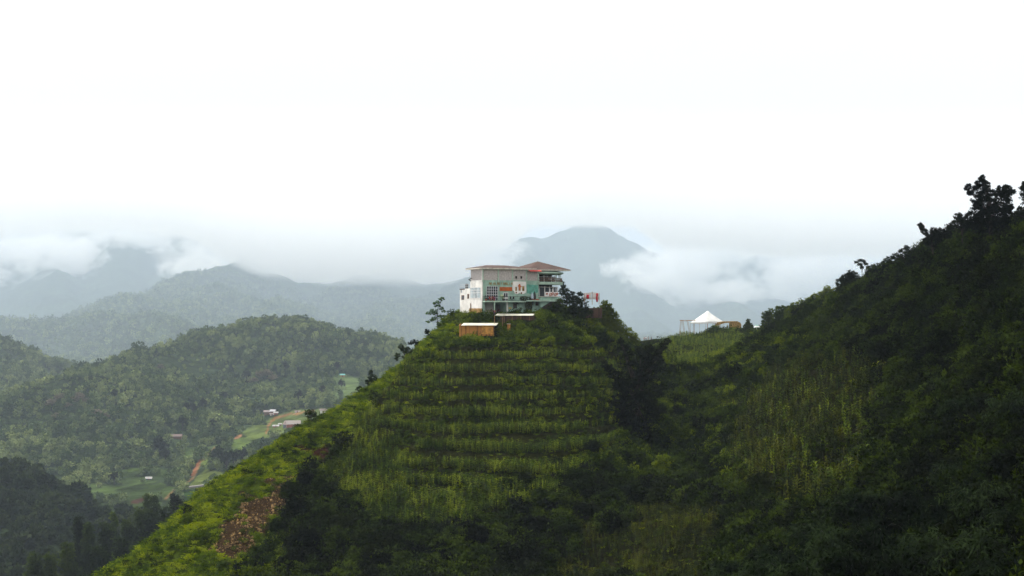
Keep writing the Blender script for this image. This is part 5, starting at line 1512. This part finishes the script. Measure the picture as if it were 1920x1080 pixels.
def ptree(name, label, cat, bpx, Y, lobes, mat, L=0.30, W=0.16, dens=60, trunk=0.16, group=None, squash=0.85, clump=9, far=False, droop=0.25, seed=0, branches=True, sprays=False, fill=False):
    """a tree whose crown is made of leafy lobes (px, py, radius px, depth offset)"""
    x, y, z = ground_at(bpx, Y, far)
    t = empty(name, (x, y, z - 0.1), 0, label, cat, group)
    lv = Leaves(seed + int(bpx)); wood = MB(); s = Y / F
    rng = lv.rng; C = []
    if fill:
        gpy = HZ - F * z / Y; ex = []
        for lb in lobes:
            q, r = lb[1] + lb[2] * 1.2, lb[2] * 1.1
            while q < gpy + 2: ex.append((lb[0] + rng.uniform(-.2, .2) * r, q, r)); q += r * 1.2
        lobes = list(lobes) + ex
    for lb in lobes:
        px, py, r = lb[:3]; dy = lb[3] if len(lb) > 3 else rng.uniform(-.6, .6) * r * s
        c = np.array([(px - 960) / F * (Y + dy) - x, dy, (HZ - py) / F * (Y + dy) - z + 0.1]); rm = r * s * 1.15
        C.append((c, rm))
        n = int(dens * (rm ** 1.7 + 0.35) * 9)
        if sprays:
            k = max(10, int(14 * rm ** 2)); dd = rnd_dirs(k, rng); dd[:, 2] = np.abs(dd[:, 2]) * 1.1 - 0.25
            lv.sprays(c + dd * rm * np.array([1, 1, squash]) * rng.uniform(.6, 1.05, k)[:, None], max(6, n // k), L, W)
        else:
            lv.blob(c, (rm, rm, rm * squash), n, L, W, droop, 0.30, clumps=int(clump * 1.6 * (1 + rm)))
    top = max(C, key=lambda q: q[0][2])[0]
    mid = np.mean([c for c, _ in C], axis=0)
    p0 = np.array([0, 0, 0.]); p1 = np.array([mid[0] * .45, mid[1] * .45, mid[2] * .5])
    wood.tube([p0, p1, mid, top], [trunk, trunk * .8, trunk * .55, trunk * .2], 7)
    if branches:
        for c, rm in C:
            st = p1 + (mid - p1) * rng.uniform(0.1, 0.9)
            if c[2] < st[2]: st = p1
            wood.tube([st, (st + c) / 2 + np.array([0, 0, .12 * rm]), c], [trunk * .42, trunk * .28, trunk * .1], 5)
    wood.build('trunk', M['bark'], t)
    link('crown', lv.mesh('crown'), mat, t)
    return t

young = leaf_mat('young_tree_leaves', (0.016, 0.045, 0.010), (0.035, 0.085, 0.018), (0.075, 0.15, 0.03), 0.3, 3)
ptree('young_tree', 'slender young tree with separate flat leaf pads left of the house', 'tree', 822, 279,
      [(828, 560, 6), (822, 566.5, 4.5), (814, 569, 3), (820.5, 573.5, 5), (827, 578, 4), (831.5, 583.5, 3.5), (812, 583, 6), (803.5, 587, 5), (815, 587.5, 5), (831, 592, 3.5), (824, 593.5, 4), (814, 597, 5), (809, 600.5, 3), (802.5, 603.5, 3.2), (822, 607.5, 4), (830.5, 603, 3.2)],
      young, 0.22, 0.12, 60, 0.09, squash=0.5, clump=6)
ptree('shrub', 'little shrub sticking out of the slope below the slender young tree', 'shrub', 808, 276, [(801, 620, 4.2), (803, 625, 4.2), (799, 623, 3)], M['bush'], 0.2, 0.1, 90, 0.05)
ptree('tree', 'dark leaning tree with three clumps on the left edge of the hill', 'tree', 766, 270, [(753, 651, 6), (757, 656, 6), (767, 657, 7.5), (745, 666, 4.5), (743, 673, 2.5), (761, 669, 6), (770, 664, 6)], M['bush'], 0.24, 0.12, 80, 0.12)
ptree('tree', 'small flat-topped tree just above the dark leaning tree', 'tree', 780, 272, [(777, 640, 6), (770, 643.5, 4.5), (786, 643, 5), (781, 646, 5)], M['bush'], 0.22, 0.11, 90, 0.08, squash=0.45)
ptree('shrub', 'pointed dark shrub rising from the left skyline halfway down the hill', 'shrub', 702, 258, [(695, 697, 3), (697, 707, 7), (692, 716, 6.5), (702, 715, 8), (696, 722, 8)], M['bush'], 0.24, 0.12, 90, 0.09)
ptree('shrub', 'low round shrub below the pointed one on the left skyline', 'shrub', 676, 254, [(673, 729, 5.5), (680, 732, 5), (673, 737, 4)], M['bush'], 0.22, 0.11, 90, 0.06)
ptree('shrub', 'dark shrub on the left skyline beside the farmhouses far below', 'shrub', 582, 243, [(577, 773, 5.5), (586, 773, 6), (581, 779, 6), (590, 778, 4)], M['bush'], 0.22, 0.11, 90, 0.07)
ptree('tree', 'dark tree close behind the right end of the house', 'tree', 1062, 293, [(1054, 530, 3.5), (1056, 537, 5), (1054, 546, 7), (1062, 547, 7), (1070, 554, 8), (1060, 558, 10), (1073, 563, 9), (1084, 564, 7)], M['bush'], 0.28, 0.14, 70, 0.2)
ptree('shrub', 'small flat-crowned shrub between the dark tree and the drying frame', 'shrub', 1087, 288, [(1086, 550, 4), (1089, 552, 4), (1090, 562, 7), (1082, 558, 5)], M['bush'], 0.22, 0.11, 90, 0.06, squash=.6)
GR = 'shrubs crowning the right shoulder of the hilltop'
def bush_px(label, bpx, Y, lobes, mat='bush', group=GR, name='shrub', L=0.26, dens=75): return ptree(name, label, 'shrub', bpx, Y, lobes, M[mat], L, L * .5, dens, 0.08, group=group, branches=False, fill=True)
bush_px('dark shrubs covering the slope under the terrace at the right end of the house', 1040, 276, [(1050, 567, 7), (1040, 574, 7), (1030, 581, 7), (1019, 588, 7), (1010, 596, 7), (1040, 588, 10), (1055, 580, 10), (1060, 590, 11)], 'weed')
bush_px('dark brownish shrub below the terrace between the house and the fence', 1075, 280, [(1070, 572, 11), (1082, 574, 11), (1094, 575, 11), (1085, 586, 11), (1100, 586, 10), (1072, 590, 10)], 'bush')
bush_px('tall round shrub at the far right edge of the hilltop, top at the skyline', 1138, 291, [(1134, 568, 6), (1139, 573, 8), (1130, 580, 9), (1142, 582, 9), (1118, 584, 8), (1124, 590, 9)], 'weed')
bush_px('shrub right below the skyline shrub on the right shoulder of the hilltop', 1148, 292, [(1147, 588, 9), (1154, 596, 9), (1140, 597, 10), (1132, 605, 12)], 'weed')
bush_px('lighter green shrub on the right shoulder beside the steep edge', 1160, 294, [(1160, 606, 9), (1168, 614, 9), (1152, 615, 11)], 'weed')
bush_px('bright yellow green shrub in the middle of the right shoulder', 1122, 280, [(1118, 620, 10), (1130, 622, 10), (1108, 624, 9)], 'weed')
bush_px('shrub at the lowest point of the right shoulder next to the saddle', 1180, 297, [(1178, 622, 9), (1187, 630, 9), (1170, 628, 9), (1194, 637, 6)], 'weed')
bush_px('dark shrub in front of the fence in the centre of the right shoulder', 1058, 270, [(1050, 598, 12), (1066, 602, 13), (1036, 604, 11), (1082, 606, 13)], 'bush')

ptree('dark_tree', 'big dark creeper-covered tree standing in the gully with three leafy horns', 'tree', 1198, 240,
      [(1164, 640, 6), (1170, 650, 8), (1176, 662, 10), (1132, 683, 6), (1143, 691, 8), (1154, 702, 11), (1203, 658, 10), (1217, 652, 8), (1212, 668, 13), (1250, 641, 6), (1242, 650, 8), (1234, 662, 10), (1228, 678, 13),
       (1190, 690, 20), (1212, 695, 22), (1162, 722, 16), (1185, 725, 26), (1215, 730, 26), (1162, 755, 17), (1195, 770, 32), (1225, 770, 18), (1168, 790, 19), (1190, 815, 30), (1218, 815, 24), (1175, 830, 20), (1200, 850, 26)],
      M['deep'], 0.34, 0.18, 60, 0.45, clump=10)
ptree('dark_tree', 'tallest dark tree at the top of the right-hand skyline', 'tree', 1858, 208,
      [(1842, 334, 5), (1838, 343, 7), (1846, 345, 8), (1815, 351, 5), (1819, 361, 5), (1829, 352, 4), (1845, 362, 14), (1832, 374, 11), (1868, 360, 9), (1878, 356, 8), (1888, 353, 7), (1896, 360, 6), (1885, 370, 11), (1850, 385, 20), (1875, 388, 18), (1836, 398, 16), (1858, 408, 24), (1888, 398, 12), (1835, 420, 20), (1875, 425, 22), (1893, 388, 5)],
      M['deep'], 0.34, 0.2, 70, 0.32)
ptree('tree', 'open-crowned tree left of the tallest tree on the skyline', 'tree', 1806, 214, [(1797, 405, 6), (1800, 412, 8), (1789, 420, 6), (1811, 412, 7), (1816, 402, 5), (1782, 426, 5), (1806, 424, 10), (1818, 420, 8)], M['deep'], 0.32, 0.18, 60, 0.16)
ptree('tree', 'tree leaning out to the left from the skyline, its tip curled', 'tree', 1752, 232, [(1726, 422, 4), (1729, 427, 5), (1734, 434, 5), (1739, 441, 4), (1750, 431, 5), (1748, 440, 9), (1762, 436, 9), (1775, 440, 9), (1757, 450, 12), (1740, 452, 8)], M['deep'], 0.3, 0.17, 70, 0.15)
ptree('tree', 'tree cut by the right edge of the photo on the skyline', 'tree', 1930, 200, [(1919, 346, 4), (1917, 353, 4), (1926, 350, 9), (1930, 365, 14), (1935, 385, 16), (1915, 395, 9), (1905, 402, 8), (1928, 402, 14)], M['deep'], 0.3, 0.17, 70, 0.2)
ptree('shrub', 'rounded shrub on the skyline below the leaning tree', 'shrub', 1702, 262, [(1700, 465, 5), (1692, 472, 6), (1706, 473, 7), (1680, 480, 7), (1670, 487, 7), (1695, 482, 9)], M['bush'], 0.28, 0.15, 80, 0.08)
ptree('young_tree', 'small palm-like tree alone on the right-hand skyline', 'tree', 1616, 300, [(1606, 491, 3.2), (1612, 488, 3), (1619, 489, 3), (1612, 496, 3.5), (1623, 494, 3.5), (1616, 501, 3.5), (1628, 500, 3)], M['bush'], 0.26, 0.12, 100, 0.09, squash=.5)
GB = 'shrubs on the skyline ridge right of the tent'
for lab, bpx, Y, lobes, mt in (
  ('shrub on the ridge left of the small palm-like tree', 1592, 312, [(1594, 512, 7), (1585, 520, 8), (1602, 516, 8), (1575, 528, 8), (1590, 528, 10)], 'bush'),
  ('shrub on the ridge right of the small palm-like tree', 1640, 292, [(1630, 508, 8), (1640, 502, 7), (1652, 498, 8), (1662, 492, 7), (1645, 512, 10)], 'bush'),
  ('knobbly shrub halfway along the ridge with its own round top', 1552, 330, [(1551, 541, 5.5), (1545, 550, 8), (1558, 552, 9), (1565, 546, 7), (1538, 556, 8)], 'weed'),
  ('low rounded shrub on the ridge left of the knobbly one', 1522, 345, [(1528, 558, 8), (1518, 562, 8), (1508, 568, 7), (1520, 572, 11)], 'weed'),
  ('yellow green round shrub on the ridge nearest the hut', 1440, 385, [(1434, 590, 6), (1444, 585, 7), (1442, 600, 9), (1452, 598, 9)], 'weed'),
  ('yellow green shrub second from the hut along the ridge', 1462, 372, [(1458, 582, 8), (1468, 580, 8), (1464, 592, 11), (1478, 578, 7)], 'weed'),
  ('yellow green shrub third from the hut along the ridge', 1492, 358, [(1486, 574, 7), (1496, 571, 8), (1500, 582, 11), (1482, 586, 10)], 'weed'),
  ('tiny dark sapling between the hut and the round shrubs', 1403, 430, [(1403, 601, 3.5), (1401, 606, 3.5), (1407, 609, 4), (1398, 612, 4)], 'bush')):
    bush_px(lab, bpx, Y, lobes, mt, GB, L=0.32)

# trees in the valley at the lower left: leafy columns with drooping tops
GV = 'dark feathery trees in the valley bottom'
vt = [(149, 970, 400, 11, 'leftmost tall one with a bent top'), (166, 980, 395, 11, 'second tall one from the left'), (196, 980, 400, 11, 'one with a hooked top in the middle'), (213, 960, 440, 8, 'thin pale-topped one standing behind the hooked one'),
      (240, 975, 420, 13, 'one right of the thin pale-topped tree'), (264, 953, 430, 14, 'broad one left of the tallest clump'), (287, 958, 425, 14, 'broad one with a rounded double top'), (308, 950, 430, 12, 'one touching the grassy bank'),
      (325, 926, 455, 8, 'narrow dark one below the low pale wall'), (335, 929, 458, 7, 'narrow dark one next to the bank below the low pale wall'), (278, 926, 470, 9, 'round-topped one left of the two narrow dark trees'), (292, 930, 470, 8, 'round-topped one nearest the two narrow dark trees'),
      (128, 1018, 350, 14, 'broad one near the bottom edge of the photo'), (64, 1036, 345, 13, 'lowest one near the bottom left corner'), (92, 1038, 345, 12, 'second lowest one near the bottom left corner'), (185, 1025, 350, 14, 'dark one at the bottom edge left of the bank'),
      (225, 1010, 370, 14, 'dark one tight against the foot of the bank'), (370, 917, 470, 5, 'small black one before the low pale wall'), (386, 922, 470, 5, 'small black one at the grassy bank end of the low pale wall')]
for i, (px, py, Y, r, d) in enumerate(vt):
    rng = np.random.default_rng(i + 300); lobes = []
    x, y, z = ground_at(px, Y, True); pyb = HZ - F * z / Y; q = py + r * .5
    lobes.append((px - r * .3, q, r * .55)); 
    while q < min(pyb, py + 130):
        lobes.append((px + rng.uniform(-.35, .35) * r, q + r * .5, r * rng.uniform(.75, 1.0))); q += r * .85
        if r > 9: lobes.append((px + rng.uniform(-.9, .9) * r, q + r * .4, r * .7))
    ptree('feathery_tree', 'feathery valley tree, ' + d, 'tree', px, Y, lobes, M['weed'] if i == 3 else M['bush'], 0.5, 0.22, 26, 0.2, GV, far=True, squash=1.0, branches=False)

# ------------------------------------------------------------------ repeats built once, then copied
def copy_thing(src, loc, rz, s, label=None, name=None):
    c = src.copy(); COL.objects.link(c); c.location = loc; c.rotation_euler = (0, 0, rz); c.scale = (s, s, s) if not hasattr(s, '__len__') else s
    if label: c['label'] = label
    for ch in src.children:
        k = ch.copy(); COL.objects.link(k); k.parent = c
    return c
def proto_thing(name, label, cat, group, wood, woodm, lv, leafm):
    t = empty(name, (0, 0, 0), 0, label, cat, group)
    wood.build('trunk', woodm, t); link('crown', lv.mesh('crown'), leafm, t)
    return t
class Pool:
    """hands out the protos themselves first, then copies"""
    def __init__(s, protos): s.p, s.used = protos, 0
    def place(s, loc, rz, sc, label=None):
        k = s.used % len(s.p); s.used += 1
        if s.used <= len(s.p):
            o = s.p[k]; o.location = loc; o.rotation_euler = (0, 0, rz); o.scale = (sc, sc, sc) if not hasattr(sc, '__len__') else sc
            if label: o['label'] = label
            return o
        return copy_thing(s.p[k], loc, rz, sc, label)

# large shrubs at the foot of the slope
GS = 'large dark shrubs along the foot of the maize slope'
def big_shrub(seed, mat, label):
    lv = Leaves(seed); rng = lv.rng; w = MB()
    for i in range(9):
        a = rng.uniform(0, 6.28); q = rng.uniform(0.2, 1.7); r = rng.uniform(0.7, 1.25); c = (q * math.cos(a), q * math.sin(a), rng.uniform(.8, 2.6) - q * .3)
        lv.blob(c, (r, r, r * .8), 700, 0.26, 0.14, .3, .35, clumps=34)
        w.tube([(0, 0, -.3), (c[0] * .4, c[1] * .4, c[2] * .5), c], [.10, .07, .02], 5)
    return proto_thing('large_shrub', label, 'shrub', GS, w, M['bark'], lv, mat)
lab_s = 'large dark rounded shrub in the thicket along the foot of the maize slope'
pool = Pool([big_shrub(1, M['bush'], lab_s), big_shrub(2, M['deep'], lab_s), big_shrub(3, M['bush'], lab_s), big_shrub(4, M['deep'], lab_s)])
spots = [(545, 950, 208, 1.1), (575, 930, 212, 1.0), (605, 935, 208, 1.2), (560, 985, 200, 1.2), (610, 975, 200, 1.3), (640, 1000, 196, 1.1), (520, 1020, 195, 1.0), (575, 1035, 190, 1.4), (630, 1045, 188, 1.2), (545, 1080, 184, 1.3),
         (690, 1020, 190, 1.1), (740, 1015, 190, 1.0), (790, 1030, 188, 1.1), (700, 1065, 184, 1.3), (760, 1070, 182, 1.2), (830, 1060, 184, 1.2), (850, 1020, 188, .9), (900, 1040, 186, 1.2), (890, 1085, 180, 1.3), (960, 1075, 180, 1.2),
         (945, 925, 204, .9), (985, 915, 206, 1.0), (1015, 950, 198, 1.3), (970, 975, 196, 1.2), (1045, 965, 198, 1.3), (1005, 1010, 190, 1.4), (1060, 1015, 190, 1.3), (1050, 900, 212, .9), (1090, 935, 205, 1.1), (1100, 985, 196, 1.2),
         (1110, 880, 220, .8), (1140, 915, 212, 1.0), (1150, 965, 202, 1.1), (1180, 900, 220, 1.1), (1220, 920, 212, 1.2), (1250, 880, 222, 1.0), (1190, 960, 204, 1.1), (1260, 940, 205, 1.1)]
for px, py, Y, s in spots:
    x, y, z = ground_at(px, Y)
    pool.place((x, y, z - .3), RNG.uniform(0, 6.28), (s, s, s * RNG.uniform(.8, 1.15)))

# shrubs along the spur and on the right-hand hillside
GH = 'leafy shrubs scattered over the right-hand hillside'
lab_h = 'leafy shrub standing out of the thicket on the right-hand hillside'
def hill_shrub(seed, mat):
    o = big_shrub(seed, mat, lab_h); o['group'] = GH; o.name = 'hillside_shrub'; return o
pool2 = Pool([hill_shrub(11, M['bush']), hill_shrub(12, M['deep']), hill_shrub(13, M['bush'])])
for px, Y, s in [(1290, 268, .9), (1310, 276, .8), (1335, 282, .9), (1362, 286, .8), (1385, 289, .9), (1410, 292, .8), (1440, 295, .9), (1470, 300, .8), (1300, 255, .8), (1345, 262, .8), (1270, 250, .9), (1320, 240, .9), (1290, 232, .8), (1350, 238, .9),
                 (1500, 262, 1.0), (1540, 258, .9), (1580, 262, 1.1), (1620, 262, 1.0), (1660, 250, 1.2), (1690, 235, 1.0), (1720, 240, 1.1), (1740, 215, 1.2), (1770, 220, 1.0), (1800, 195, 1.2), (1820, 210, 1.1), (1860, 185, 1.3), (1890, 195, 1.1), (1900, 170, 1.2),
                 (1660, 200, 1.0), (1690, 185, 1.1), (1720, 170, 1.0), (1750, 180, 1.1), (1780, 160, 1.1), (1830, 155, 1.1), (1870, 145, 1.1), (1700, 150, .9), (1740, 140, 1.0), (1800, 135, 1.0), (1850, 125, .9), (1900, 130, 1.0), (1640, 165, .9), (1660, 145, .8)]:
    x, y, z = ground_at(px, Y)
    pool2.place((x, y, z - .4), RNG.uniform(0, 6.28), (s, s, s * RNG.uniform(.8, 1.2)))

# bamboo clumps arching in the near corner
GBm = 'arching bamboo clumps in the near lower right'
lab_b = 'arching bamboo clump with drooping pointed leaves in the dark lower right corner'
def bamboo(seed):
    lv = Leaves(seed); rng = lv.rng; w = MB()
    tips = []
    for i in range(15):
        a = rng.uniform(0, 6.28); R_ = rng.uniform(.8, 3.2); h = rng.uniform(3.2, 5.0) - R_ * .25
        pts = []
        for t in np.linspace(0, 1, 8):
            rr_ = R_ * t ** 2.0; zz_ = h * math.sin(min(1, t * 1.05) * math.pi * .56) / math.sin(math.pi * .56) - (t ** 6) * R_ * .30
            pts.append((rr_ * math.cos(a), rr_ * math.sin(a), zz_))
        w.tube(pts, [.045, .045, .04, .035, .03, .022, .015, .008], 5)
        for t in np.linspace(.45, 1, 12):
            k = t * 7; j = min(6, int(k)); f = k - j; p = np.array(pts[j]) * (1 - f) + np.array(pts[j + 1]) * f
            for q in range(2): tips.append(p + rng.normal(0, .28, 3))
    tips = np.array(tips)
    lv.sprays(tips, 10, 0.62, 0.12, 0.6)
    return proto_thing('bamboo_clump', lab_b, 'bamboo', GBm, w, M['culm'], lv, M['bamboo'])
pool3 = Pool([bamboo(21), bamboo(22), bamboo(23), bamboo(24)])
for px, py, Y, s in [(1451, 926, 122, 1.0), (1613, 921, 118, 1.1), (1705, 919, 115, 1.15), (1532, 954, 108, 1.1), (1641, 969, 100, 1.1), (1444, 985, 108, .9), (1368, 994, 112, .9), (1427, 1013, 100, .9), (1352, 1026, 104, .85), (1480, 1031, 94, .9), (1390, 1064, 94, .9), (1690, 1042, 86, 1.0), (1515, 1056, 86, 1.0),
                     (1590, 1040, 88, 1.0), (1780, 940, 108, 1.1), (1850, 960, 98, 1.1), (1760, 1000, 92, 1.0), (1830, 1040, 84, 1.0), (1900, 1010, 86, 1.0), (1790, 870, 125, 1.0), (1870, 880, 115, 1.0), (1905, 800, 130, 1.0), (1810, 800, 140, 1.0), (1560, 1000, 100, .9), (1610, 1090, 80, .9), (1450, 1090, 88, .8), (1880, 1085, 78, .9), (1740, 1085, 80, .9)]:
    x, y, z = ground_at(px, Y)
    topz = (HZ - py) / F * Y; h = 4.4 * s
    pool3.place((x, y, min(z + 2.5, max(z - 1.2, topz - h))), RNG.uniform(0, 6.28), s)

# trees one can tell apart on the wooded hill across the valley
def slide(px, py, Y0, Y1):
    for yy in np.arange(Y0, Y1, 5.0):
        x_ = (px - 960) / F * yy
        if HZ - F * float(hm(x_, yy)) / yy < py: break
    return x_, yy, float(hm(x_, yy))
def far_tree(seed, mat, name, label, group, n=900):
    lv = Leaves(seed); rng = lv.rng; w = MB()
    w.tube([(0, 0, -1), (.2, 0, 3), (0, .1, 6)], [.35, .25, .12], 6)
    for i in range(9):
        a = rng.uniform(0, 6.28); q = rng.uniform(0, 2.8); r = rng.uniform(1.3, 2.2); c = (q * math.cos(a), q * math.sin(a), 5.2 + rng.uniform(-.8, 1.8) - q * .25)
        lv.blob(c, (r, r, r * .75), n // 9, .85, .6, .1, .55, clumps=12)
        w.tube([(0, 0, 2.5), c], [.15, .05], 4)
    return proto_thing(name, label, 'tree', group, w, M['bark'], lv, mat)
p4 = Pool([far_tree(31, M['brownish'], 'pale_crowned_tree', 'pale brownish flowering tree among the green forest on the hill across the valley', 'pale flowering trees on the wooded hill'), far_tree(32, M['brownish'], 'pale_crowned_tree', 'pale brownish flowering tree among the green forest on the hill across the valley', 'pale flowering trees on the wooded hill')])
for px, py, s in [(98, 762, 1.3), (112, 752, 1.2), (128, 768, 1.2), (150, 750, 1.3), (160, 757, 1.1), (108, 785, 1.1), (182, 783, 1.3), (196, 785, 1.0), (270, 708, 1.2), (300, 694, 1.2), (486, 712, 1.5), (500, 708, 1.5), (476, 718, 1.2), (512, 714, 1.2), (140, 757, 1.2)]:
    x, y, z = slide(px, py + 6, 1250, 2000); p4.place((x, y, z), RNG.uniform(0, 6.28), (s * 1.3, s * 1.3, s))
lab_d = 'big dark tree standing above the forest on the hill across the valley'
p5 = Pool([far_tree(33, M['deep'], 'big_dark_tree', lab_d, 'big dark trees on the wooded hill'), far_tree(34, M['deep'], 'big_dark_tree', lab_d, 'big dark trees on the wooded hill')])
for px, py, s in [(300, 855, 2.0), (296, 845, 1.8), (310, 862, 1.6), (462, 708, 1.6), (420, 745, 1.3), (408, 868, 1.8), (425, 878, 1.9), (412, 858, 1.5), (438, 870, 1.6), (455, 862, 1.4), (632, 690, 1.4), (640, 722, 1.3), (605, 735, 1.4), (535, 690, 1.3), (362, 770, 1.4), (342, 800, 1.5), (214, 900, 1.2), (560, 745, 1.4), (350, 768, 1.4), (380, 762, 1.3), (215, 745, 1.3), (400, 800, 1.3)]:
    x, y, z = slide(px, py + 10, 1000, 2000); p5.place((x, y, z), RNG.uniform(0, 6.28), (s, s, s * 1.15))
t = empty('conifer', (0, 0, 0), 0, 'narrow dark conifer rising above the wooded hill across the valley', 'tree', 'dark conifers on the wooded hill')
MB().tube([(0, 0, -.05), (0, 0, .9)], [.018, .004], 5).build('trunk', M['bark'], t); link('crown', conifer_mesh(3), M['conifer'], t)
p6 = Pool([t])
for px, py, s in [(433, 705, 15), (515, 700, 13), (293, 668, 10), (340, 655, 8), (444, 676, 8), (560, 700, 9), (596, 690, 8), (236, 745, 11), (620, 680, 8), (470, 690, 9)]:
    x, y, z = slide(px, py, 1250, 2100); p6.place((x, y, z), RNG.uniform(0, 6.28), (s * 1.1, s * 1.1, s))

# ------------------------------------------------------------------ air and cloud
def volume_box(name, x0, x1, y0, y1, z0, z1):
    b = MB().box(x0, x1, y0, y1, z0, z1)
    m, nt, out = new_mat(name)
    o = b.build(name, m)
    return o, nt, out
o, nt, out = volume_box('haze', -15000, 15000, -400, 26000, -260, 1400)
pv = nt.nodes.new('ShaderNodeVolumePrincipled')
pv.inputs['Color'].default_value = (0.70, 0.84, 1.0, 1)
pv.inputs['Density'].default_value = 0.9e-4
pv.inputs['Anisotropy'].default_value = 0.0
nt.links.new(pv.outputs[0], out.inputs['Volume'])
tag(o, 'pale blue haze filling the valley air', 'haze', kind='stuff')

def cloud_nodes(nt, out, dens, wl_, ramp=None, soft=0.35, amp=1.7, top=None):
    N, L = nt.nodes, nt.links
    ge = N.new('ShaderNodeNewGeometry'); tc = N.new('ShaderNodeTexCoord')
    mp = N.new('ShaderNodeMapping'); mp.inputs['Scale'].default_value = (1 / wl_, 1 / wl_, 1.4 / wl_)
    L.new(ge.outputs['Position'], mp.inputs['Vector'])
    no = N.new('ShaderNodeTexNoise'); no.inputs['Scale'].default_value = 1.0; no.inputs['Detail'].default_value = 5.0; no.inputs['Roughness'].default_value = 0.66; no.inputs['Distortion'].default_value = 0.6
    L.new(mp.outputs['Vector'], no.inputs['Vector'])
    def math_(op, a, b=None, c=None, clamp=False):
        m = N.new('ShaderNodeMath'); m.operation = op; m.use_clamp = clamp
        for i, v in enumerate((a, b, c)):
            if v is None: continue
            if isinstance(v, (int, float)): m.inputs[i].default_value = v
            else: L.new(v, m.inputs[i])
        return m.outputs[0]
    nn = math_('MULTIPLY_ADD', no.outputs['Fac'], amp, -amp * 0.5)
    if ramp is None:
        ln = N.new('ShaderNodeVectorMath'); ln.operation = 'LENGTH'; L.new(tc.outputs['Object'], ln.inputs[0])
        e = math_('SUBTRACT', 0.78, ln.outputs['Value'])
        v = math_('ADD', e, nn)
        # always empty at the hull
        edge = math_('MULTIPLY', math_('SUBTRACT', 1.0, ln.outputs['Value']), 4.0, clamp=True)
        v = math_('MULTIPLY', math_('DIVIDE', v, soft, clamp=True), edge)
    else:
        sp = N.new('ShaderNodeSeparateXYZ'); L.new(ge.outputs['Position'], sp.inputs[0])
        xr = math_('MULTIPLY_ADD', math_('DIVIDE', sp.outputs['X'], sp.outputs['Y']), 1.0, 0.5, clamp=True)
        cr = N.new('ShaderNodeValToRGB'); L.new(xr, cr.inputs['Fac'])
        el = cr.color_ramp.elements; cr.color_ramp.interpolation = 'EASE'
        for i, (px, h) in enumerate(ramp):
            t = (px - 960) / F + 0.5; h = h * 1.533
            x = el[i] if i < 2 else el.new(t)
            x.position = t; x.color = (h / 2000.0,) * 3 + (1,)
        zb = math_('MULTIPLY', cr.outputs['Color'], 2000.0)
        h = math_('DIVIDE', math_('SUBTRACT', math_('MULTIPLY', math_('DIVIDE', sp.outputs['Z'], sp.outputs['Y']), 11500.0), zb), 150.0)
        v = math_('DIVIDE', math_('ADD', h, math_('MULTIPLY', nn, 1.3)), 1.2, clamp=True)
        tp = math_('DIVIDE', math_('SUBTRACT', top, sp.outputs['Z']), 900.0, clamp=True)
        v = math_('MULTIPLY', v, tp)
    d = math_('MULTIPLY', v, dens)
    pv = N.new('ShaderNodeVolumePrincipled'); pv.inputs['Color'].default_value = (0.995, 0.998, 1.0, 1); pv.inputs['Anisotropy'].default_value = 0.3
    L.new(d, pv.inputs['Density']); L.new(pv.outputs[0], out.inputs['Volume'])

b = MB().box(-9000, 9000, 7600, 16500, 60, 1290)
m, nt, out = new_mat('cloud_bank')
cloud_nodes(nt, out, 0.0028, 1300.0, ramp=[(-300, 410), (2200, 260), (0, 425), (230, 447), (330, 420), (510, 190), (640, 145), (840, 150), (930, 350), (1010, 470), (1180, 475), (1260, 350), (1500, 290), (1920, 270)], top=1290.0)
o = b.build('cloud_bank', m)
tag(o, 'low white cloud swallowing the mountain tops', 'cloud', kind='stuff')
WISPS = [  # px, py, Y, half sizes
 (110, 515, 6000, 260, 300, 150), (60, 470, 6200, 330, 300, 90), (255, 450, 6300, 210, 250, 75), (360, 505, 5400, 110, 160, 60),
 (520, 480, 6000, 420, 400, 130), (720, 500, 6000, 420, 400, 110), (880, 480, 7000, 260, 300, 120),
 (1165, 505, 6600, 100, 160, 45), (1275, 515, 6300, 240, 260, 130), (1370, 548, 6000, 150, 200, 55), (1330, 480, 7000, 240, 250, 70),
 (1490, 520, 6800, 190, 250, 130), (1560, 500, 7200, 260, 250, 90)]
for i, (px, py, Y, sx, sy, sz) in enumerate(WISPS):
    b = MB(); b.lathe([(0.02, -1)] + [(math.cos(a_), math.sin(a_)) for a_ in np.linspace(-1.4, 1.4, 11)] + [(0.02, 1)], 0, 0, 20)
    m, nt, out = new_mat('cloud')
    cloud_nodes(nt, out, 0.0060 if sx > 80 else 0.009, min(300.0, max(80.0, sz * 2.2)), soft=0.45 if sx > 80 else 0.8, amp=4.2)
    o = b.build('cloud', m, loc=P(px, py, Y * 1.867)); o.scale = (sx * 2.7, sy * 2.4, sz * 2.7)
    tag(o, 'torn shreds of white mist drifting before the mountains', 'cloud', kind='stuff')

# clouds added overhead, out of view, to shade the right-hand hillside and slope foot
for (cx_, cy_, rx_, ry_), H_ in (((108, 195, 75, 145), 260), ((25, 85, 75, 75), 250)):
    dx_, dy_ = _sd.x / _sd.z * H_, _sd.y / _sd.z * H_
    b = MB().box(-1, 1, -1, 1, -1, 1); m, nt, out = new_mat('cloud')
    cloud_nodes(nt, out, 0.040, 60.0, soft=0.5, amp=0.8)
    o = b.build('cloud', m, loc=(cx_ + dx_, cy_ + dy_, H_)); o.scale = (rx_ * 1.25, ry_ * 1.25, 50)
    tag(o, 'unseen white cloud added overhead to shade the near slopes', 'cloud', kind='stuff')
